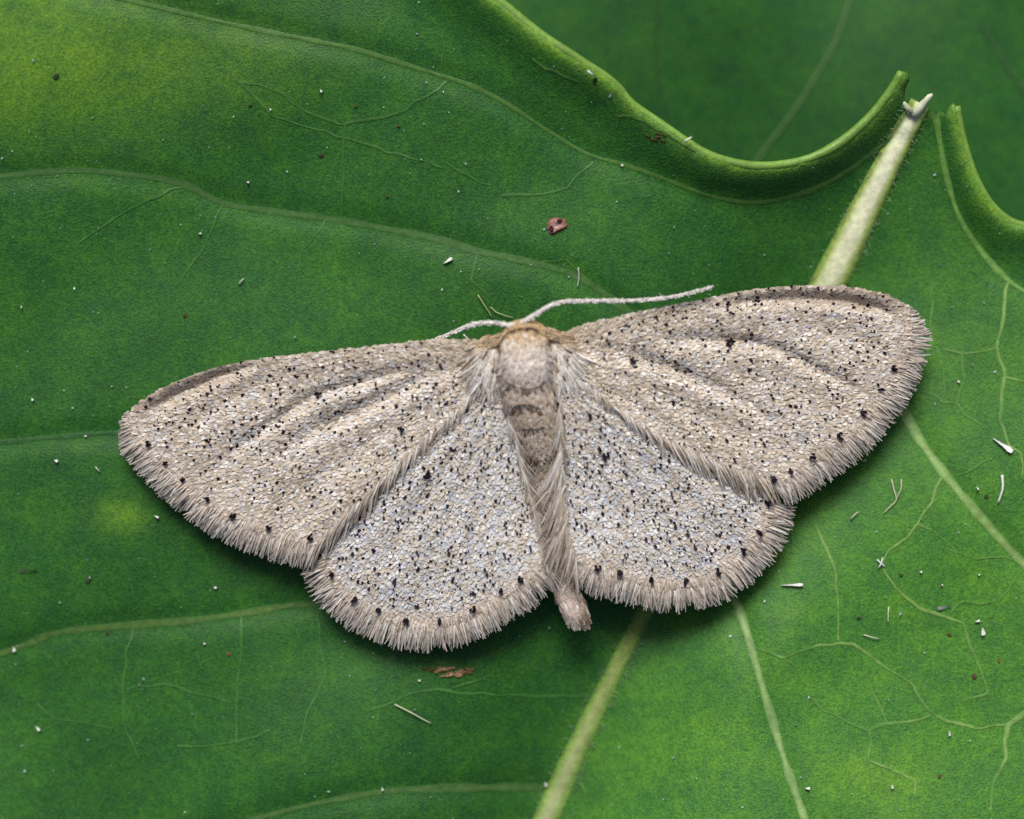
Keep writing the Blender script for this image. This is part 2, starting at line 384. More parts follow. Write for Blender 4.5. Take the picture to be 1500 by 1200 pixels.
def ridge(name, pts, w0, w1, height, colour, parent, edge=None, lift=0.008, sink=0.012, cross=7, wob=0.12, zf=leaf_z, mat=None, step=7, fadeto=None, zig=0.0):
    """a low raised strip that follows the surface: a vein"""
    line = smooth_line(pts, step)
    if zig:
        P_ = np.array(pts, float); sl = np.concatenate([[0], np.cumsum(np.hypot(*np.diff(P_, axis=0).T))])
        q_ = np.arange(0, sl[-1], step); lin = np.stack([np.interp(q_, sl, P_[:, 0]), np.interp(q_, sl, P_[:, 1])], -1)
        jx = value_noise(q_, 0 * q_, 19, int(abs(pts[0][0])) + 3) - 0.5; jy = value_noise(q_, 0 * q_, 19, int(abs(pts[0][1])) + 4) - 0.5
        line = lin + zig * np.stack([jx, jy], -1)
    n = len(line)
    t = np.linspace(0, 1, n)
    tan = np.gradient(line, axis=0); tan /= np.linalg.norm(tan, axis=1)[:, None]
    nor = np.stack([-tan[:, 1], tan[:, 0]], -1)
    w = (w0 + (w1 - w0) * t) * (1 + wob * (value_noise(t * n * step, np.zeros(n), 30, len(pts) * 7 + int(abs(pts[0][0]))) - 0.5) * 2)
    u = np.linspace(-1, 1, cross)
    q = line[:, None] + nor[:, None] * (u[None, :, None] * w[:, None, None])
    z = zf(q[..., 0], q[..., 1]) + lift + height * (1 - u[None] ** 2) ** 0.8 * (w / max(w0, w1))[:, None] - (np.abs(u[None]) > 0.99) * sink
    V = world_xyz(q[..., 0], q[..., 1], z).reshape(-1, 3)
    F = [(i * cross + j, (i + 1) * cross + j, (i + 1) * cross + j + 1, i * cross + j + 1) for i in range(n - 1) for j in range(cross - 1)]
    c0 = np.array(colour); e = c0 if edge is None else np.array(edge)
    if callable(getattr(colour, '__call__', None)): pass
    k = (np.abs(u) ** 1.5)[None, :, None]
    C = np.broadcast_to(c0 if c0.ndim == 1 else c0[:, None][:n], (n, cross, 3)) * (1 - k) + e * k
    if fadeto is not None:
        g = np.clip((0.6 * value_noise(line[:, 0], line[:, 1], 38, 17) + 0.4 * value_noise(line[:, 0], line[:, 1], 9, 18)) * 1.7 - 0.3, 0, 1)[:, None, None]
        C = C * g + np.array(fadeto) * (1 - g)
    return mesh_object(name, V, F, mat or M_vein, parent, C.reshape(-1, 3), smooth=True), q

# midrib: woolly white towards the torn stalk end, dull yellow-green beyond the moth
line = smooth_line(MIDRIB, 7)
n = len(line); run = np.linspace(0, 1, n)
w_mid = np.interp(line[:, 1], [150, 200, 300, 410, 650, 900, 1000, 1165, 1400], [16, 20, 25, 29, 20, 14, 16, 21, 24])
white = np.interp(line[:, 1], [150, 420, 700, 900, 1160, 1400], [1, 0.9, 0.3, 0.0, 0.25, 0.3])[:, None]
cc = np.array((0.84, 0.88, 0.62)) * white + np.array((0.20, 0.29, 0.05)) * (1 - white)
tan = np.gradient(line, axis=0); tan /= np.linalg.norm(tan, axis=1)[:, None]
nor = np.stack([-tan[:, 1], tan[:, 0]], -1)
cr = 13; u = np.linspace(-1, 1, cr)
q = line[:, None] + nor[:, None] * (u[None, :, None] * w_mid[:, None, None])
zc = leaf_z(line[:, 0], line[:, 1])[:, None]
z = zc + 0.075 * (w_mid / 24)[:, None] * (1 - u[None] ** 2) - 0.0 + 0.0 * u[None]
z = np.where(np.abs(u[None]) > 0.99, leaf_z(q[..., 0], q[..., 1]) - 0.03, np.maximum(z, leaf_z(q[..., 0], q[..., 1]) + 0.006))
edge_c = np.array((0.15, 0.30, 0.04))
k = (np.abs(u) ** 2.2)[None, :, None]
au = np.abs(u)[None, :, None]
sidec = edge_c * (1 - white[:, None] * 0.75) + np.array((0.42, 0.52, 0.13)) * white[:, None] * 0.75
k1 = np.clip((au - 0.25) / 0.4, 0, 1); k2 = np.clip((au - 0.62) / 0.38, 0, 1)
Cm = cc[:, None] * (1 - k1) + sidec * k1
Cm = Cm * (1 - k2) + np.array((0.07, 0.21, 0.03)) * k2
fuzz = 0.88 + 0.24 * value_noise(q[..., 0], q[..., 1], 7, 91)[..., None]
Cm = Cm * fuzz
F = [(i * cr + j, (i + 1) * cr + j, (i + 1) * cr + j + 1, i * cr + j + 1) for i in range(n - 1) for j in range(cr - 1)]
F.append(tuple(range(cr)))
midrib = mesh_object("midrib", world_xyz(q[..., 0], q[..., 1], z).reshape(-1, 3), F, M_vein, leaf, Cm.reshape(-1, 3), smooth=True)
midrib["label"] = "pale thick midrib, whitish near the torn end"
# torn fibre end of the midrib
fv, ff = tube(world_xyz([1338, 1349, 1356, 1362, 1366], [170, 156, 148, 141, 138], np.array([0.02, 0.06, 0.1, 0.13, 0.14]) + float(leaf_z(1349, 160)) + 0.05), [0.07, 0.065, 0.045, 0.04, 0.015], 8)
mesh_object("torn_fibre", fv, ff, M_vein, midrib, np.full((len(fv), 3), (0.66, 0.70, 0.52)), True)
fv, ff = tube(world_xyz([1334, 1328, 1324, 1322], [165, 157, 151, 146], np.array([0.02, 0.05, 0.08, 0.09]) + float(leaf_z(1334, 165)) + 0.05), [0.05, 0.045, 0.03, 0.012], 8)
mesh_object("torn_fibre", fv, ff, M_vein, midrib, np.full((len(fv), 3), (0.52, 0.58, 0.36)), True)

mh = 900
im = rng.integers(2, n - 2, mh); sd_ = rng.choice([-1, 1], mh)
hx = line[im, 0] + nor[im, 0] * sd_ * w_mid[im] * rng.uniform(0.5, 1.05, mh); hy = line[im, 1] + nor[im, 1] * sd_ * w_mid[im] * rng.uniform(0.5, 1.05, mh)
midrib_down = (im, sd_, hx, hy)
for pts, a, b, c in MAIN_VEINS:
    e = tuple(0.45 * np.array(c) + 0.55 * np.array((0.040, 0.15, 0.026)))
    bl = np.array((0.060, 0.20, 0.027)) if pts[0][0] > 1200 and pts[-1][0] > 1000 or pts[0] == (1030, 755) else np.array((0.031, 0.128, 0.022))
    soft = bl[0] < 0.05
    ridge("side_vein", pts, a * 1.0, b * 1.0, 0.006, tuple((1.15 if soft else 1.45) * np.array(c)), leaf, edge=tuple(bl), lift=0.006, sink=0.0, cross=9, wob=0.3, fadeto=tuple(0.6 * np.array(c) + 0.4 * bl), step=5)
for pts, w, c in MINOR_VEINS:
    e = tuple(0.8 * np.array(c) + 0.45 * np.array((0.05, 0.16, 0.025)))
    ridge("fine_vein", pts, w * 1.3, w * 0.95, 0.002, tuple(1.12 * np.array(c) + 0.2 * np.array((0.05, 0.16, 0.025))), leaf, edge=e, lift=0.007, sink=0.0, cross=5, wob=0.4, step=4, zig=4.0, fadeto=(0.055, 0.19, 0.026) if pts[0][0] > 1000 else (0.032, 0.13, 0.022))

DOWN_TAN = tan[im]; DOWN_NOR = nor[im] * sd_[:, None]
# thick rolled rim along the margin
def rim(pts, name):
    ln = smooth_line(pts, 7)
    z = leaf_z(ln[:, 0], ln[:, 1])
    wob = 0.9 + 0.25 * value_noise(np.arange(len(ln)) * 7.0, np.zeros(len(ln)), 45, 8)
    V, F = tube(world_xyz(ln[:, 0], ln[:, 1], z - 0.064), 0.066 * wob, 10, 0.92)
    nn = len(ln)
    g = value_noise(ln[:, 0], ln[:, 1], 60, 21)[:, None, None]
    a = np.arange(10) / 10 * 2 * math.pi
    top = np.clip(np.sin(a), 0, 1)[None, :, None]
    C = np.array((0.13, 0.285, 0.032)) * (0.85 + 0.4 * g) * (1 - 0.35 * top) + np.array((0.22, 0.33, 0.09)) * 0.35 * top  # whitish top line: light on the rim put into its colour
    return mesh_object(name, V, F, M_rim, leaf, np.broadcast_to(C, (nn, 10, 3)).reshape(-1, 3), True)
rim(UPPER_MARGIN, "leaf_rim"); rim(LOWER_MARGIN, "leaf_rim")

# blemishes grown into the leaf
def blemish(px, py, rx, ry, ang, inner, outer, seed, h=0.012, rings=5, segs=22):
    r = np.random.default_rng(seed)
    a = np.arange(segs) / segs * 2 * math.pi
    wob = 1 + 0.28 * np.interp(a, np.linspace(0, 2 * math.pi, 9), np.append(r.uniform(-1, 1, 8), 0), period=2 * math.pi) + r.uniform(-0.14, 0.14, segs)
    V, C = [], []
    ca, sa = math.cos(ang), math.sin(ang)
    for k in range(rings + 1):
        f = k / rings
        x = rx * f * wob * np.cos(a); y = ry * f * wob * np.sin(a)
        gx, gy = px + x * ca - y * sa, py + x * sa + y * ca
        z = leaf_z(gx, gy) + 0.012 + h * (math.sin(f * math.pi)) - (0.03 if k == rings else 0)
        V.append(world_xyz(gx, gy, z))
        cm = np.array(inner) * (1 - f) + np.array(outer) * f
        C.append(np.broadcast_to(cm, (segs, 3)) * r.uniform(0.75, 1.25, (segs, 1)))
    F = [(k * segs + j, k * segs + (j + 1) % segs, (k + 1) * segs + (j + 1) % segs, (k + 1) * segs + j) for k in range(rings) for j in range(segs)]
    F = [tuple(reversed(f)) for f in F]
    return mesh_object("blemish", np.concatenate(V), F, M_blem, leaf, np.concatenate(C), True)

b = blemish(815, 331, 17, 11, -0.5, (0.52, 0.36, 0.34), (0.22, 0.07, 0.05), 1, 0.04); b["label"] = "red-rimmed pit in the leaf ahead of the moth"
blemish(820, 324, 5.5, 4, -0.4, (0.03, 0.005, 0.006), (0.08, 0.015, 0.015), 2, 0.06)
blemish(808, 335, 4.5, 5.5, -0.4, (0.035, 0.006, 0.007), (0.09, 0.02, 0.015), 3, 0.06)
rb = np.random.default_rng(5)
for k in range(26):
    f = rb.uniform(-1, 1); wx = 661 + f * 40; wy = 985 + rb.normal(0, 3.2) - 4 * abs(f) * (f < 0)
    cen = 1 - abs(f)
    tone = rb.random()
    ci = np.array((0.66, 0.40, 0.25)) * tone * cen + np.array((0.13, 0.05, 0.022)) * (1 - tone * cen)
    bb = blemish(wx, wy, rb.uniform(5, 13) * (0.5 + 0.6 * cen), rb.uniform(1.8, 3.6), rb.normal(0, 0.15), tuple(ci), tuple(0.45 * ci + 0.55 * np.array((0.04, 0.10, 0.02))), 400 + k, 0.010 + 0.012 * tone, 3, 12)
    bb["label"] = "rough brown scab on the leaf below the hindwing"
rb = np.random.default_rng(6)
for x, y, r_, c in ((1427, 991, 6, (0.10, 0.04, 0.04)), (1376, 1138, 5, (0.11, 0.05, 0.035)), (1391, 930, 4, (0.12, 0.06, 0.045)), (1463, 968, 4, (0.22, 0.10, 0.03)), (470, 228, 5, (0.05, 0.03, 0.025)),
                    (335, 958, 4, (0.25, 0.10, 0.04)), (271, 462, 4, (0.08, 0.06, 0.03)), (128, 851, 5, (0.04, 0.05, 0.035)), (1258, 905, 5, (0.05, 0.05, 0.03)), (1445, 727, 5, (0.07, 0.08, 0.035)),
                    (82, 112, 6, (0.025, 0.05, 0.02)), (872, 117, 5, (0.012, 0.02, 0.012)), (367, 154, 3, (0.07, 0.07, 0.03)), (157, 928, 3, (0.06, 0.03, 0.02)), (1320, 842, 4, (0.07, 0.10, 0.03)),
                    (521, 155, 3.5, (0.10, 0.08, 0.03)), (584, 185, 3, (0.08, 0.05, 0.02)), (567, 288, 3, (0.09, 0.05, 0.02))):
    blemish(x, y, r_, r_ * 0.8, x * 0.1, c, tuple(0.5 * np.array(c) + 0.5 * np.array((0.04, 0.12, 0.02))), int(x + y), 0.012, 3, 12)
for k in range(10):
    blemish(962 + rb.normal(0, 10), 200 + rb.normal(0, 4), rb.uniform(2, 5), rb.uniform(1.5, 3), 0.5, (0.13, 0.085, 0.022), (0.06, 0.08, 0.018), 500 + k, 0.004, 3, 10)

# ------------------------------------------------------------------ the leaf below
def low_z(px, py):
    X, Y = (np.asarray(px) - 750) / 100, (600 - np.asarray(py)) / 100
    return -1.75 + 0.10 * np.sin(0.7 * X + 0.9 * Y) + 0.10 * np.sin(1.3 * X - 0.5 * Y + 2) - 0.05 * (Y - 4)
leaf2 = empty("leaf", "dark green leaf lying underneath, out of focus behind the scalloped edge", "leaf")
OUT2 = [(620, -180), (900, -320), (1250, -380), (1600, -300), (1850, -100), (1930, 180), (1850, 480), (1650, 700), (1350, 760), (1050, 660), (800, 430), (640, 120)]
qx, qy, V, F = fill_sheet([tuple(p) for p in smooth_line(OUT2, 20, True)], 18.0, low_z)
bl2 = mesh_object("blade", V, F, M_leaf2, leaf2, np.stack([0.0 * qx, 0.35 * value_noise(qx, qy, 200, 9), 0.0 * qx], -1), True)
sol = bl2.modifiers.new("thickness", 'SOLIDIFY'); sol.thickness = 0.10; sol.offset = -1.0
ridge("midrib", [(1460, 760), (1480, 500), (1540, 250), (1600, 0), (1640, -250)], 14, 8, 0.06, (0.12, 0.2, 0.05), leaf2, zf=low_z)
ridge("side_vein", [(1050, 330), (1110, 235), (1165, 160), (1205, 95), (1232, 40), (1260, -60)], 3.5, 3.5, 0.02, (0.055, 0.13, 0.035), leaf2, zf=low_z)
ridge("side_vein", [(985, 190), (966, 130), (962, 60), (965, -40)], 2.5, 2.5, 0.015, (0.022, 0.075, 0.018), leaf2, zf=low_z)
ridge("side_vein", [(1440, 40), (1470, 90), (1530, 180)], 3, 3, 0.015, (0.03, 0.09, 0.03), leaf2, zf=low_z)
ridge("side_vein", [(1480, 480), (1300, 350), (1100, 330), (900, 250)], 3, 3, 0.015, (0.05, 0.12, 0.03), leaf2, zf=low_z)

# ------------------------------------------------------------------ the moth
moth = empty("moth", "pale beige speckled moth with spread fringed wings resting flat on leaf", "moth")
COSTA_L = [(733, 502), (700, 499), (640, 498), (560, 506), (480, 515), (400, 524), (340, 534), (290, 548), (245, 566), (208, 588), (191, 603)]
EDGE_L = [(191, 603), (190, 618), (200, 640), (216, 658), (240, 685), (268, 711), (302, 737), (340, 760), (392, 780), (435, 792), (464, 795)]
TRAIL_L = [(464, 795), (490, 772), (520, 743), (565, 698), (620, 649), (670, 602), (700, 574), (730, 545)]
COSTA_R = [(815, 492), (845, 481), (880, 470), (950, 455), (1040, 437), (1110, 424), (1170, 419), (1240, 421), (1295, 432), (1328, 449)]
EDGE_R = [(1328, 449), (1333, 475), (1329, 510), (1316, 543), (1297, 578), (1270, 613), (1235, 646), (1195, 673), (1162, 695), (1135, 708)]
TRAIL_R = [(1135, 708), (1080, 691), (1030, 671), (980, 646), (930, 618), (880, 582), (850, 560), (822, 540)]
EDGE_HL = [(796, 826), (772, 850), (738, 873), (694, 898), (643, 915), (595, 914), (551, 899), (516, 880), (486, 848), (474, 818)]
EDGE_HR = [(846, 822), (875, 837), (907, 843), (953, 855), (1005, 858), (1053, 843), (1089, 812), (1115, 782), (1130, 735)]
ANAL_L = [(735, 565), (746, 615), (762, 675), (778, 735), (790, 785), (796, 826)]
ANAL_R = [(820, 565), (821, 630), (822, 700), (828, 760), (836, 800), (846, 822)]
def spline_poly(*parts):
    out = []
    for p in parts: out += [tuple(q) for q in smooth_line(p, 9)[:-1]]
    return out
POLY_FL = spline_poly(COSTA_L, EDGE_L, TRAIL_L, [(730, 545), (733, 502)])
POLY_FR = spline_poly(COSTA_R, EDGE_R, TRAIL_R, [(822, 540), (815, 492)])
POLY_HL = spline_poly(ANAL_L, EDGE_HL, [(474, 818), (480, 790), (520, 735), (590, 668), (660, 600), (705, 565), (735, 565)])
POLY_HR = spline_poly([(820, 565), (850, 556), (900, 580), (1000, 640), (1080, 680), (1125, 705), (1130, 735)], EDGE_HR[::-1], ANAL_R[::-1])

FOLDS_L = [([(640, 530), (600, 541), (545, 556), (500, 568), (466, 578), (430, 599), (377, 635), (334, 667), (300, 694)], 0.07, 9),
           ([(690, 532), (650, 543), (620, 552), (578, 573), (538, 597), (500, 613), (470, 626), (430, 650), (390, 685)], 0.075, 13),
           ([(380, 533), (312, 555), (260, 578), (212, 606)], 0.13, 8),
           ([(640, 590), (560, 630), (480, 690), (400, 745)], 0.025, 16), ([(420, 545), (330, 590), (250, 640)], 0.03, 14), ([(660, 580), (600, 640), (540, 700)], 0.02, 12)]
FOLDS_R = [([(840, 508), (890, 515), (930, 522), (960, 532), (1000, 547), (1050, 570), (1110, 600), (1170, 640)], 0.075, 12),
           ([(950, 491), (1000, 496), (1070, 500), (1110, 504), (1150, 516), (1200, 543), (1250, 568), (1285, 585)], 0.07, 9),
           ([(1050, 451), (1110, 441), (1170, 437), (1240, 441), (1290, 453), (1318, 468)], 0.14, 8),
           ([(900, 540), (960, 575), (1040, 620), (1110, 665)], 0.022, 17), ([(1150, 470), (1230, 490), (1300, 515)], 0.03, 15), ([(880, 560), (950, 605), (1020, 650)], 0.02, 12)]
def wing_z(px, py, base, span, z_base, z_tip, folds, fan, fan_amp, phase):
    px = np.asarray(px, float); py = np.asarray(py, float)
    r = np.hypot(px - base[0], py - base[1])
    t = np.clip(r / span, 0, 1.2)
    z = z_base + (z_tip - z_base) * t ** 0.9
    ang = np.arctan2(py - base[1], np.abs(px - base[0]))
    z += fan_amp * np.sin(ang * fan + phase) * np.clip(t * 1.6, 0, 1) * np.clip(1.25 - t, 0.25, 1)
    for pts, dep, sig in folds:
        d, run = poly_dist(px, py, pts)
        fade = np.clip(np.minimum(run, 1 - run) * 3.2, 0.0, 1)
        z -= dep * np.exp(-(d / sig) ** 2) * fade
    return z
ZFL = lambda x, y: wing_z(x, y, (725, 520), 560, 0.90, 0.46, FOLDS_L, 26, 0.014, 0.5) + 0.03 * (value_noise(x, y, 55, 31) - 0.5)
ZFR = lambda x, y: wing_z(x, y, (822, 515), 560, 0.90, 0.44, FOLDS_R, 26, 0.014, 0.2) + 0.03 * (value_noise(x, y, 55, 32) - 0.5)
ZHL = lambda x, y: wing_z(x, y, (735, 560), 390, 0.875, 0.43, [], 30, 0.020, 0.0) + 0.16 * np.exp(-((x - 800) / 110) ** 2 - ((y - 850) / 90) ** 2) + 0.03 * (value_noise(x, y, 50, 33) - 0.5)
ZHR = lambda x, y: wing_z(x, y, (822, 560), 390, 0.875, 0.43, [], 30, 0.020, 0.4) + 0.16 * np.exp(-((x - 845) / 110) ** 2 - ((y - 850) / 90) ** 2) + 0.03 * (value_noise(x, y, 50, 34) - 0.5)

CREAM, WHITE, BLUE, TAN = (np.array(c) for c in ((0.53, 0.455, 0.355), (0.70, 0.675, 0.64), (0.50, 0.53, 0.585), (0.45, 0.375, 0.29)))
PINK = np.array((0.57, 0.495, 0.43)); DARK = np.array((0.013, 0.009, 0.015)); GREYB = np.array((0.46, 0.43, 0.385))

TV = np.array([(-.26, 0, 0), (.26, 0, 0), (-.5, .45, .02), (.5, .45, .02), (-.44, .86, .02), (.44, .86, .02), (0, 1.0, .0)])
TF = [(0, 1, 3, 2), (2, 3, 5, 4), (4, 5, 6)]
def shingle(name, x, y, dirx, diry, length, width, zf, lift0, lift1, colour, parent, mat=None, kind="stuff", roll=0.2):
    """many small overlapping wing scales in one mesh"""
    n = len(x)
    length = np.broadcast_to(length, (n,)); width = np.broadcast_to(width, (n,))
    nx, ny = -diry, dirx
    u = TV[:, 0][None] * width[:, None]; v = (TV[:, 1][None] - 0.45) * length[:, None]
    qx = x[:, None] + dirx[:, None] * v + nx[:, None] * u
    qy = y[:, None] + diry[:, None] * v + ny[:, None] * u
    rl = rng.normal(0, roll, n)[:, None] * u / 100
    l1 = lift1 * rng.uniform(0.6, 1.5, n)[:, None]
    z = zf(qx.ravel(), qy.ravel()).reshape(qx.shape) + lift0 + (l1 - lift0) * TV[:, 1][None] + rl + TV[:, 2][None] * width[:, None] / 100 * 3
    V = world_xyz(qx, qy, z).reshape(-1, 3)
    k = len(TV)
    off = (np.arange(n) * k)
    F = []
    flip = True
    for f in TF:
        a = np.array(f[::-1])
        F += [tuple(r) for r in (off[:, None] + a[None]).tolist()]
    C = np.repeat(colour, k, axis=0)
    o = mesh_object(name, V, F, mat or M_scale, parent, C, False, kind)
    return o

def scatter(poly, sx, sy, ang, jit):
    P = np.array(poly); c = P.mean(0); R = np.hypot(*(P - c).T).max() + 10
    gu, gv = np.meshgrid(np.arange(-R, R, sx), np.arange(-R, R, sy))
    gu[1::2] += sx / 2
    gu = gu.ravel() + rng.uniform(-jit, jit, gu.size) * sx; gv = gv.ravel() + rng.uniform(-jit, jit, gv.size) * sy
    x = c[0] + gu * math.cos(ang) - gv * math.sin(ang); y = c[1] + gu * math.sin(ang) + gv * math.cos(ang)
    ok = inside(x, y, poly)
    return x[ok], y[ok]

def strands(name, x, y, dx, dy, length, width, z0, z1, colour, parent, rows=5, curl=0.12, tip=0.55, mat=None, kind="stuff", shade=None, droop=0.0):
    """flat tapered hairs; arrays per hair; z0/z1 are root and tip heights"""
    n = len(x)
    length = np.broadcast_to(np.asarray(length, float), (n,)); width = np.broadcast_to(np.asarray(width, float), (n,))
    t = np.linspace(0, 1, rows)
    prof = np.interp(t, [0, 0.3, 0.8, 1], [0.75, 1, 0.95, tip])
    cv = rng.normal(0, curl, n)[:, None] * t[None] ** 2 * length[:, None]
    cx = x[:, None] + dx[:, None] * t[None] * length[:, None] - dy[:, None] * cv
    cy = y[:, None] + dy[:, None] * t[None] * length[:, None] + dx[:, None] * cv
    cz = np.broadcast_to(z0, (n,))[:, None] * (1 - t[None]) + np.broadcast_to(z1, (n,))[:, None] * t[None] + (np.minimum(0.04, length / 100 * 0.12)[:, None] + droop) * np.sin(t[None] * math.pi) * rng.uniform(0.3, 1.4, n)[:, None]
    hw = 0.5 * width[:, None] * prof[None]
    rl = rng.normal(0, 0.35, n)[:, None] * hw / 100
    ax, ay = cx + dy[:, None] * hw, cy - dx[:, None] * hw
    bx, by = cx - dy[:, None] * hw, cy + dx[:, None] * hw
    V = np.stack([world_xyz(ax, ay, cz + rl), world_xyz(bx, by, cz - rl)], 2)
    idx = (np.arange(n) * rows * 2)[:, None]
    F = []
    for i in range(rows - 1):
        a = np.array([2 * i, 2 * i + 2, 2 * i + 3, 2 * i + 1])
        F += [tuple(r) for r in (idx + a[None]).tolist()]
    sh = np.ones(rows) if shade is None else np.interp(t, *shade)
    C = colour[:, None, None, :] * sh[None, :, None, None]
    C = np.broadcast_to(C, (n, rows, 2, 3)).reshape(-1, 3)
    return mesh_object(name, V.reshape(-1, 3), F, mat or M_hair, parent, C, False, kind)

def along(pts, spacing, jit=0.5):
    """even points along a smooth line with tangents"""
    ln = smooth_line(pts, 3)
    seg = np.hypot(*np.diff(ln, axis=0).T); s_ = np.concatenate([[0], np.cumsum(seg)])
    q = np.arange(0, s_[-1], spacing) + rng.uniform(-jit, jit, int(math.ceil(s_[-1] / spacing))) * spacing
    q = np.clip(q, 0, s_[-1])
    x, y = np.interp(q, s_, ln[:, 0]), np.interp(q, s_, ln[:, 1])
    tx, ty = np.gradient(ln[:, 0], s_ + np.arange(len(s_)) * 1e-9), np.gradient(ln[:, 1], s_ + np.arange(len(s_)) * 1e-9)
    tx, ty = np.interp(q, s_, tx), np.interp(q, s_, ty)
    m = np.hypot(tx, ty); return x, y, tx / m, ty / m, q / s_[-1]

def pick(n, weights, x=None, y=None):
    cols = np.array([CREAM, WHITE, BLUE, TAN])
    W = np.array(weights, float)
    if W.ndim == 1: W = np.broadcast_to(W, (n, 4))
    W = W / W.sum(1, keepdims=True)
    r = rng.random(n)[:, None]
    i = (r > np.cumsum(W, 1)).sum(1).clip(0, 3)
    return cols[i]

def wing(name, poly, zf, base, edge, edge_sign, spots, discal, blue_amt, speck_density, costa=None, label=None):
    w = bpy.data.objects.new  # noqa
    qx, qy, V, F = fill_sheet(poly, 9.0, zf)
    tint = np.broadcast_to(np.array((0.40, 0.345, 0.28)), (len(qx), 3))
    wo = mesh_object(name, V, F, M_memb, moth, tint, True)
    sol = wo.modifiers.new("thickness", 'SOLIDIFY'); sol.thickness = 0.02; sol.offset = -1
    if label: wo["label"] = label
    # --- ground scales
    P = np.array(poly); c = P.mean(0); ang = math.atan2(c[1] - base[1], c[0] - base[0])
    x, y = scatter(poly, 3.9, 3.5, ang, 0.42)
    order = np.argsort(-np.hypot(x - base[0], y - base[1])); x, y = x[order], y[order]
    rx, ry = x - base[0], y - base[1]
    rr = np.hypot(rx, ry) + 1e-6
    a = np.arctan2(ry, rx) * 0.75 + ang * 0.25 if abs(ang) < 2.2 else np.where(np.arctan2(ry, rx) < 0, np.arctan2(ry, rx) + 2 * math.pi, np.arctan2(ry, rx)) * 0.75 + (ang % (2 * math.pi)) * 0.25
    a = a + rng.normal(0, 0.16, len(x))
    n = len(x)
    blotch = value_noise(x, y, 26, 41) * 0.6 + value_noise(x, y, 70, 42) * 0.4
    de, _ = poly_dist(x, y, edge)
    W = np.stack([0.46 - 0.25 * (blotch - 0.5), 0.24 + 0.5 * (blotch - 0.5), blue_amt * (0.5 + blotch), 0.17 - 0.2 * (blotch - 0.5)], -1)
    if costa is not None:
        dc, _ = poly_dist(x, y, costa)
        kc = np.exp(-(dc / 26) ** 2)
        W[:, 2] *= 1 - 0.9 * kc; W[:, 3] += 0.35 * kc; W[:, 0] += 0.5 * kc
    if costa is not None:
        tipk = kc * np.clip((rr - 300) / 200, 0, 1)
    hue = np.array((1.0, 1.0, 1.0)) if costa is not None else np.array((0.95, 0.985, 1.03))
    col = hue * pick(n, np.clip(W, 0.01, None)) * rng.uniform(0.88, 1.1, n)[:, None]
    col = col * 0.74 + col.mean(0) * 0.26
    if costa is not None: col = col * (1 - 0.55 * tipk[:, None]) + np.array((0.36, 0.28, 0.22)) * 0.55 * tipk[:, None]  # brown costa towards the apex, with shade of its roll painted in
    ke = np.exp(-(de / 15) ** 2)[:, None]
    col = col * (1 - 0.75 * ke) + PINK * 0.75 * ke * rng.uniform(0.9, 1.15, n)[:, None]
    kb = np.exp(-(rr / 70) ** 2)[:, None]
    col = col * (1 - 0.5 * kb) + np.array((0.55, 0.42, 0.29)) * 0.5 * kb
    shingle("scale_covering", x, y, np.cos(a), np.sin(a), rng.uniform(8.5, 13.0, n), rng.uniform(3.6, 5.2, n), zf, 0.006, 0.030, np.clip(col, 0, 0.9), wo)
    # --- scattered black scales
    area = abs(np.sum(P[:, 0] * np.roll(P[:, 1], -1) - np.roll(P[:, 0], -1) * P[:, 1])) / 2
    m = int(area * speck_density)
    sx, sy = scatter(poly, 5.0, 5.0, ang, 0.5)
    dens = (0.35 + value_noise(sx, sy, 45, 51 + len(name)) * 1.2) * (0.6 + 0.8 * value_noise(sx, sy, 12, 52))
    de, _ = poly_dist(sx, sy, edge); dens *= np.clip((de - 12) / 15, 0, 1)
    rb = np.hypot(sx - base[0], sy - base[1]); dens *= np.clip(rb / 120, 0.12, 1)
    pk = rng.choice(len(sx), m, replace=False, p=dens / dens.sum())
    sx, sy = sx[pk], sy[pk]
    sa = np.arctan2(sy - base[1], sx - base[0]) + rng.normal(0, 0.25, m)
    size = rng.choice([0.55, 0.8, 1.0, 1.25], m, p=[.3, .35, .25, .10])
    shingle("dark_scales", sx, sy, np.cos(sa), np.sin(sa), 4.9 * size, 3.6 * size, zf, 0.03, 0.045, DARK * rng.uniform(0.4, 1.8, m)[:, None] + np.array((0.012, 0, 0.002)) * rng.random(m)[:, None], wo, M_dark, roll=0.1)
    # --- spots of clustered black scales
    for (px, py, rad) in list(spots) + list(discal):
        rad = rad * rng.uniform(0.7, 1.0); k = int(2 + rad * 0.9)
        th = rng.uniform(0, 2 * math.pi, k); rd = rad * np.sqrt(rng.random(k)) * 0.75
        x_, y_ = px + rd * np.cos(th), py + rd * np.sin(th)
        a_ = np.arctan2(py - base[1], px - base[0]) + rng.normal(0, 0.3, k)
        shingle("dark_spot", x_, y_, np.cos(a_), np.sin(a_), rng.uniform(4.5, 7, k), rng.uniform(3.0, 4.4, k), zf, 0.07, 0.085, DARK * rng.uniform(0.5, 1.3, k)[:, None], wo, M_dark, kind=None)
    # --- outer fringe: three overlapping tiers
    X_, Y_, DX, DY, L_, Wd, Z0, Z1, C_ = ([] for _ in range(9))
    for tier, (inset, ln, sp) in enumerate(((-6, 31, 1.1), (2, 36, 1.0), (0, 41, 1.2), (-9, 22, 2.2))):
        x, y, tx, ty, r = along(edge, sp)
        nx, ny = ty * edge_sign, -tx * edge_sign
        bx, by = x - base[0], y - base[1]; bl = np.hypot(bx, by)
        ox, oy = nx * 0.82 + bx / bl * 0.18, ny * 0.82 + by / bl * 0.18
        clump = (value_noise(r * 900, 0 * r, 16, 61 + tier) - 0.5) * 0.35
        th = np.arctan2(oy, ox) + rng.normal(0, 0.07, len(x)) + clump * 0.45
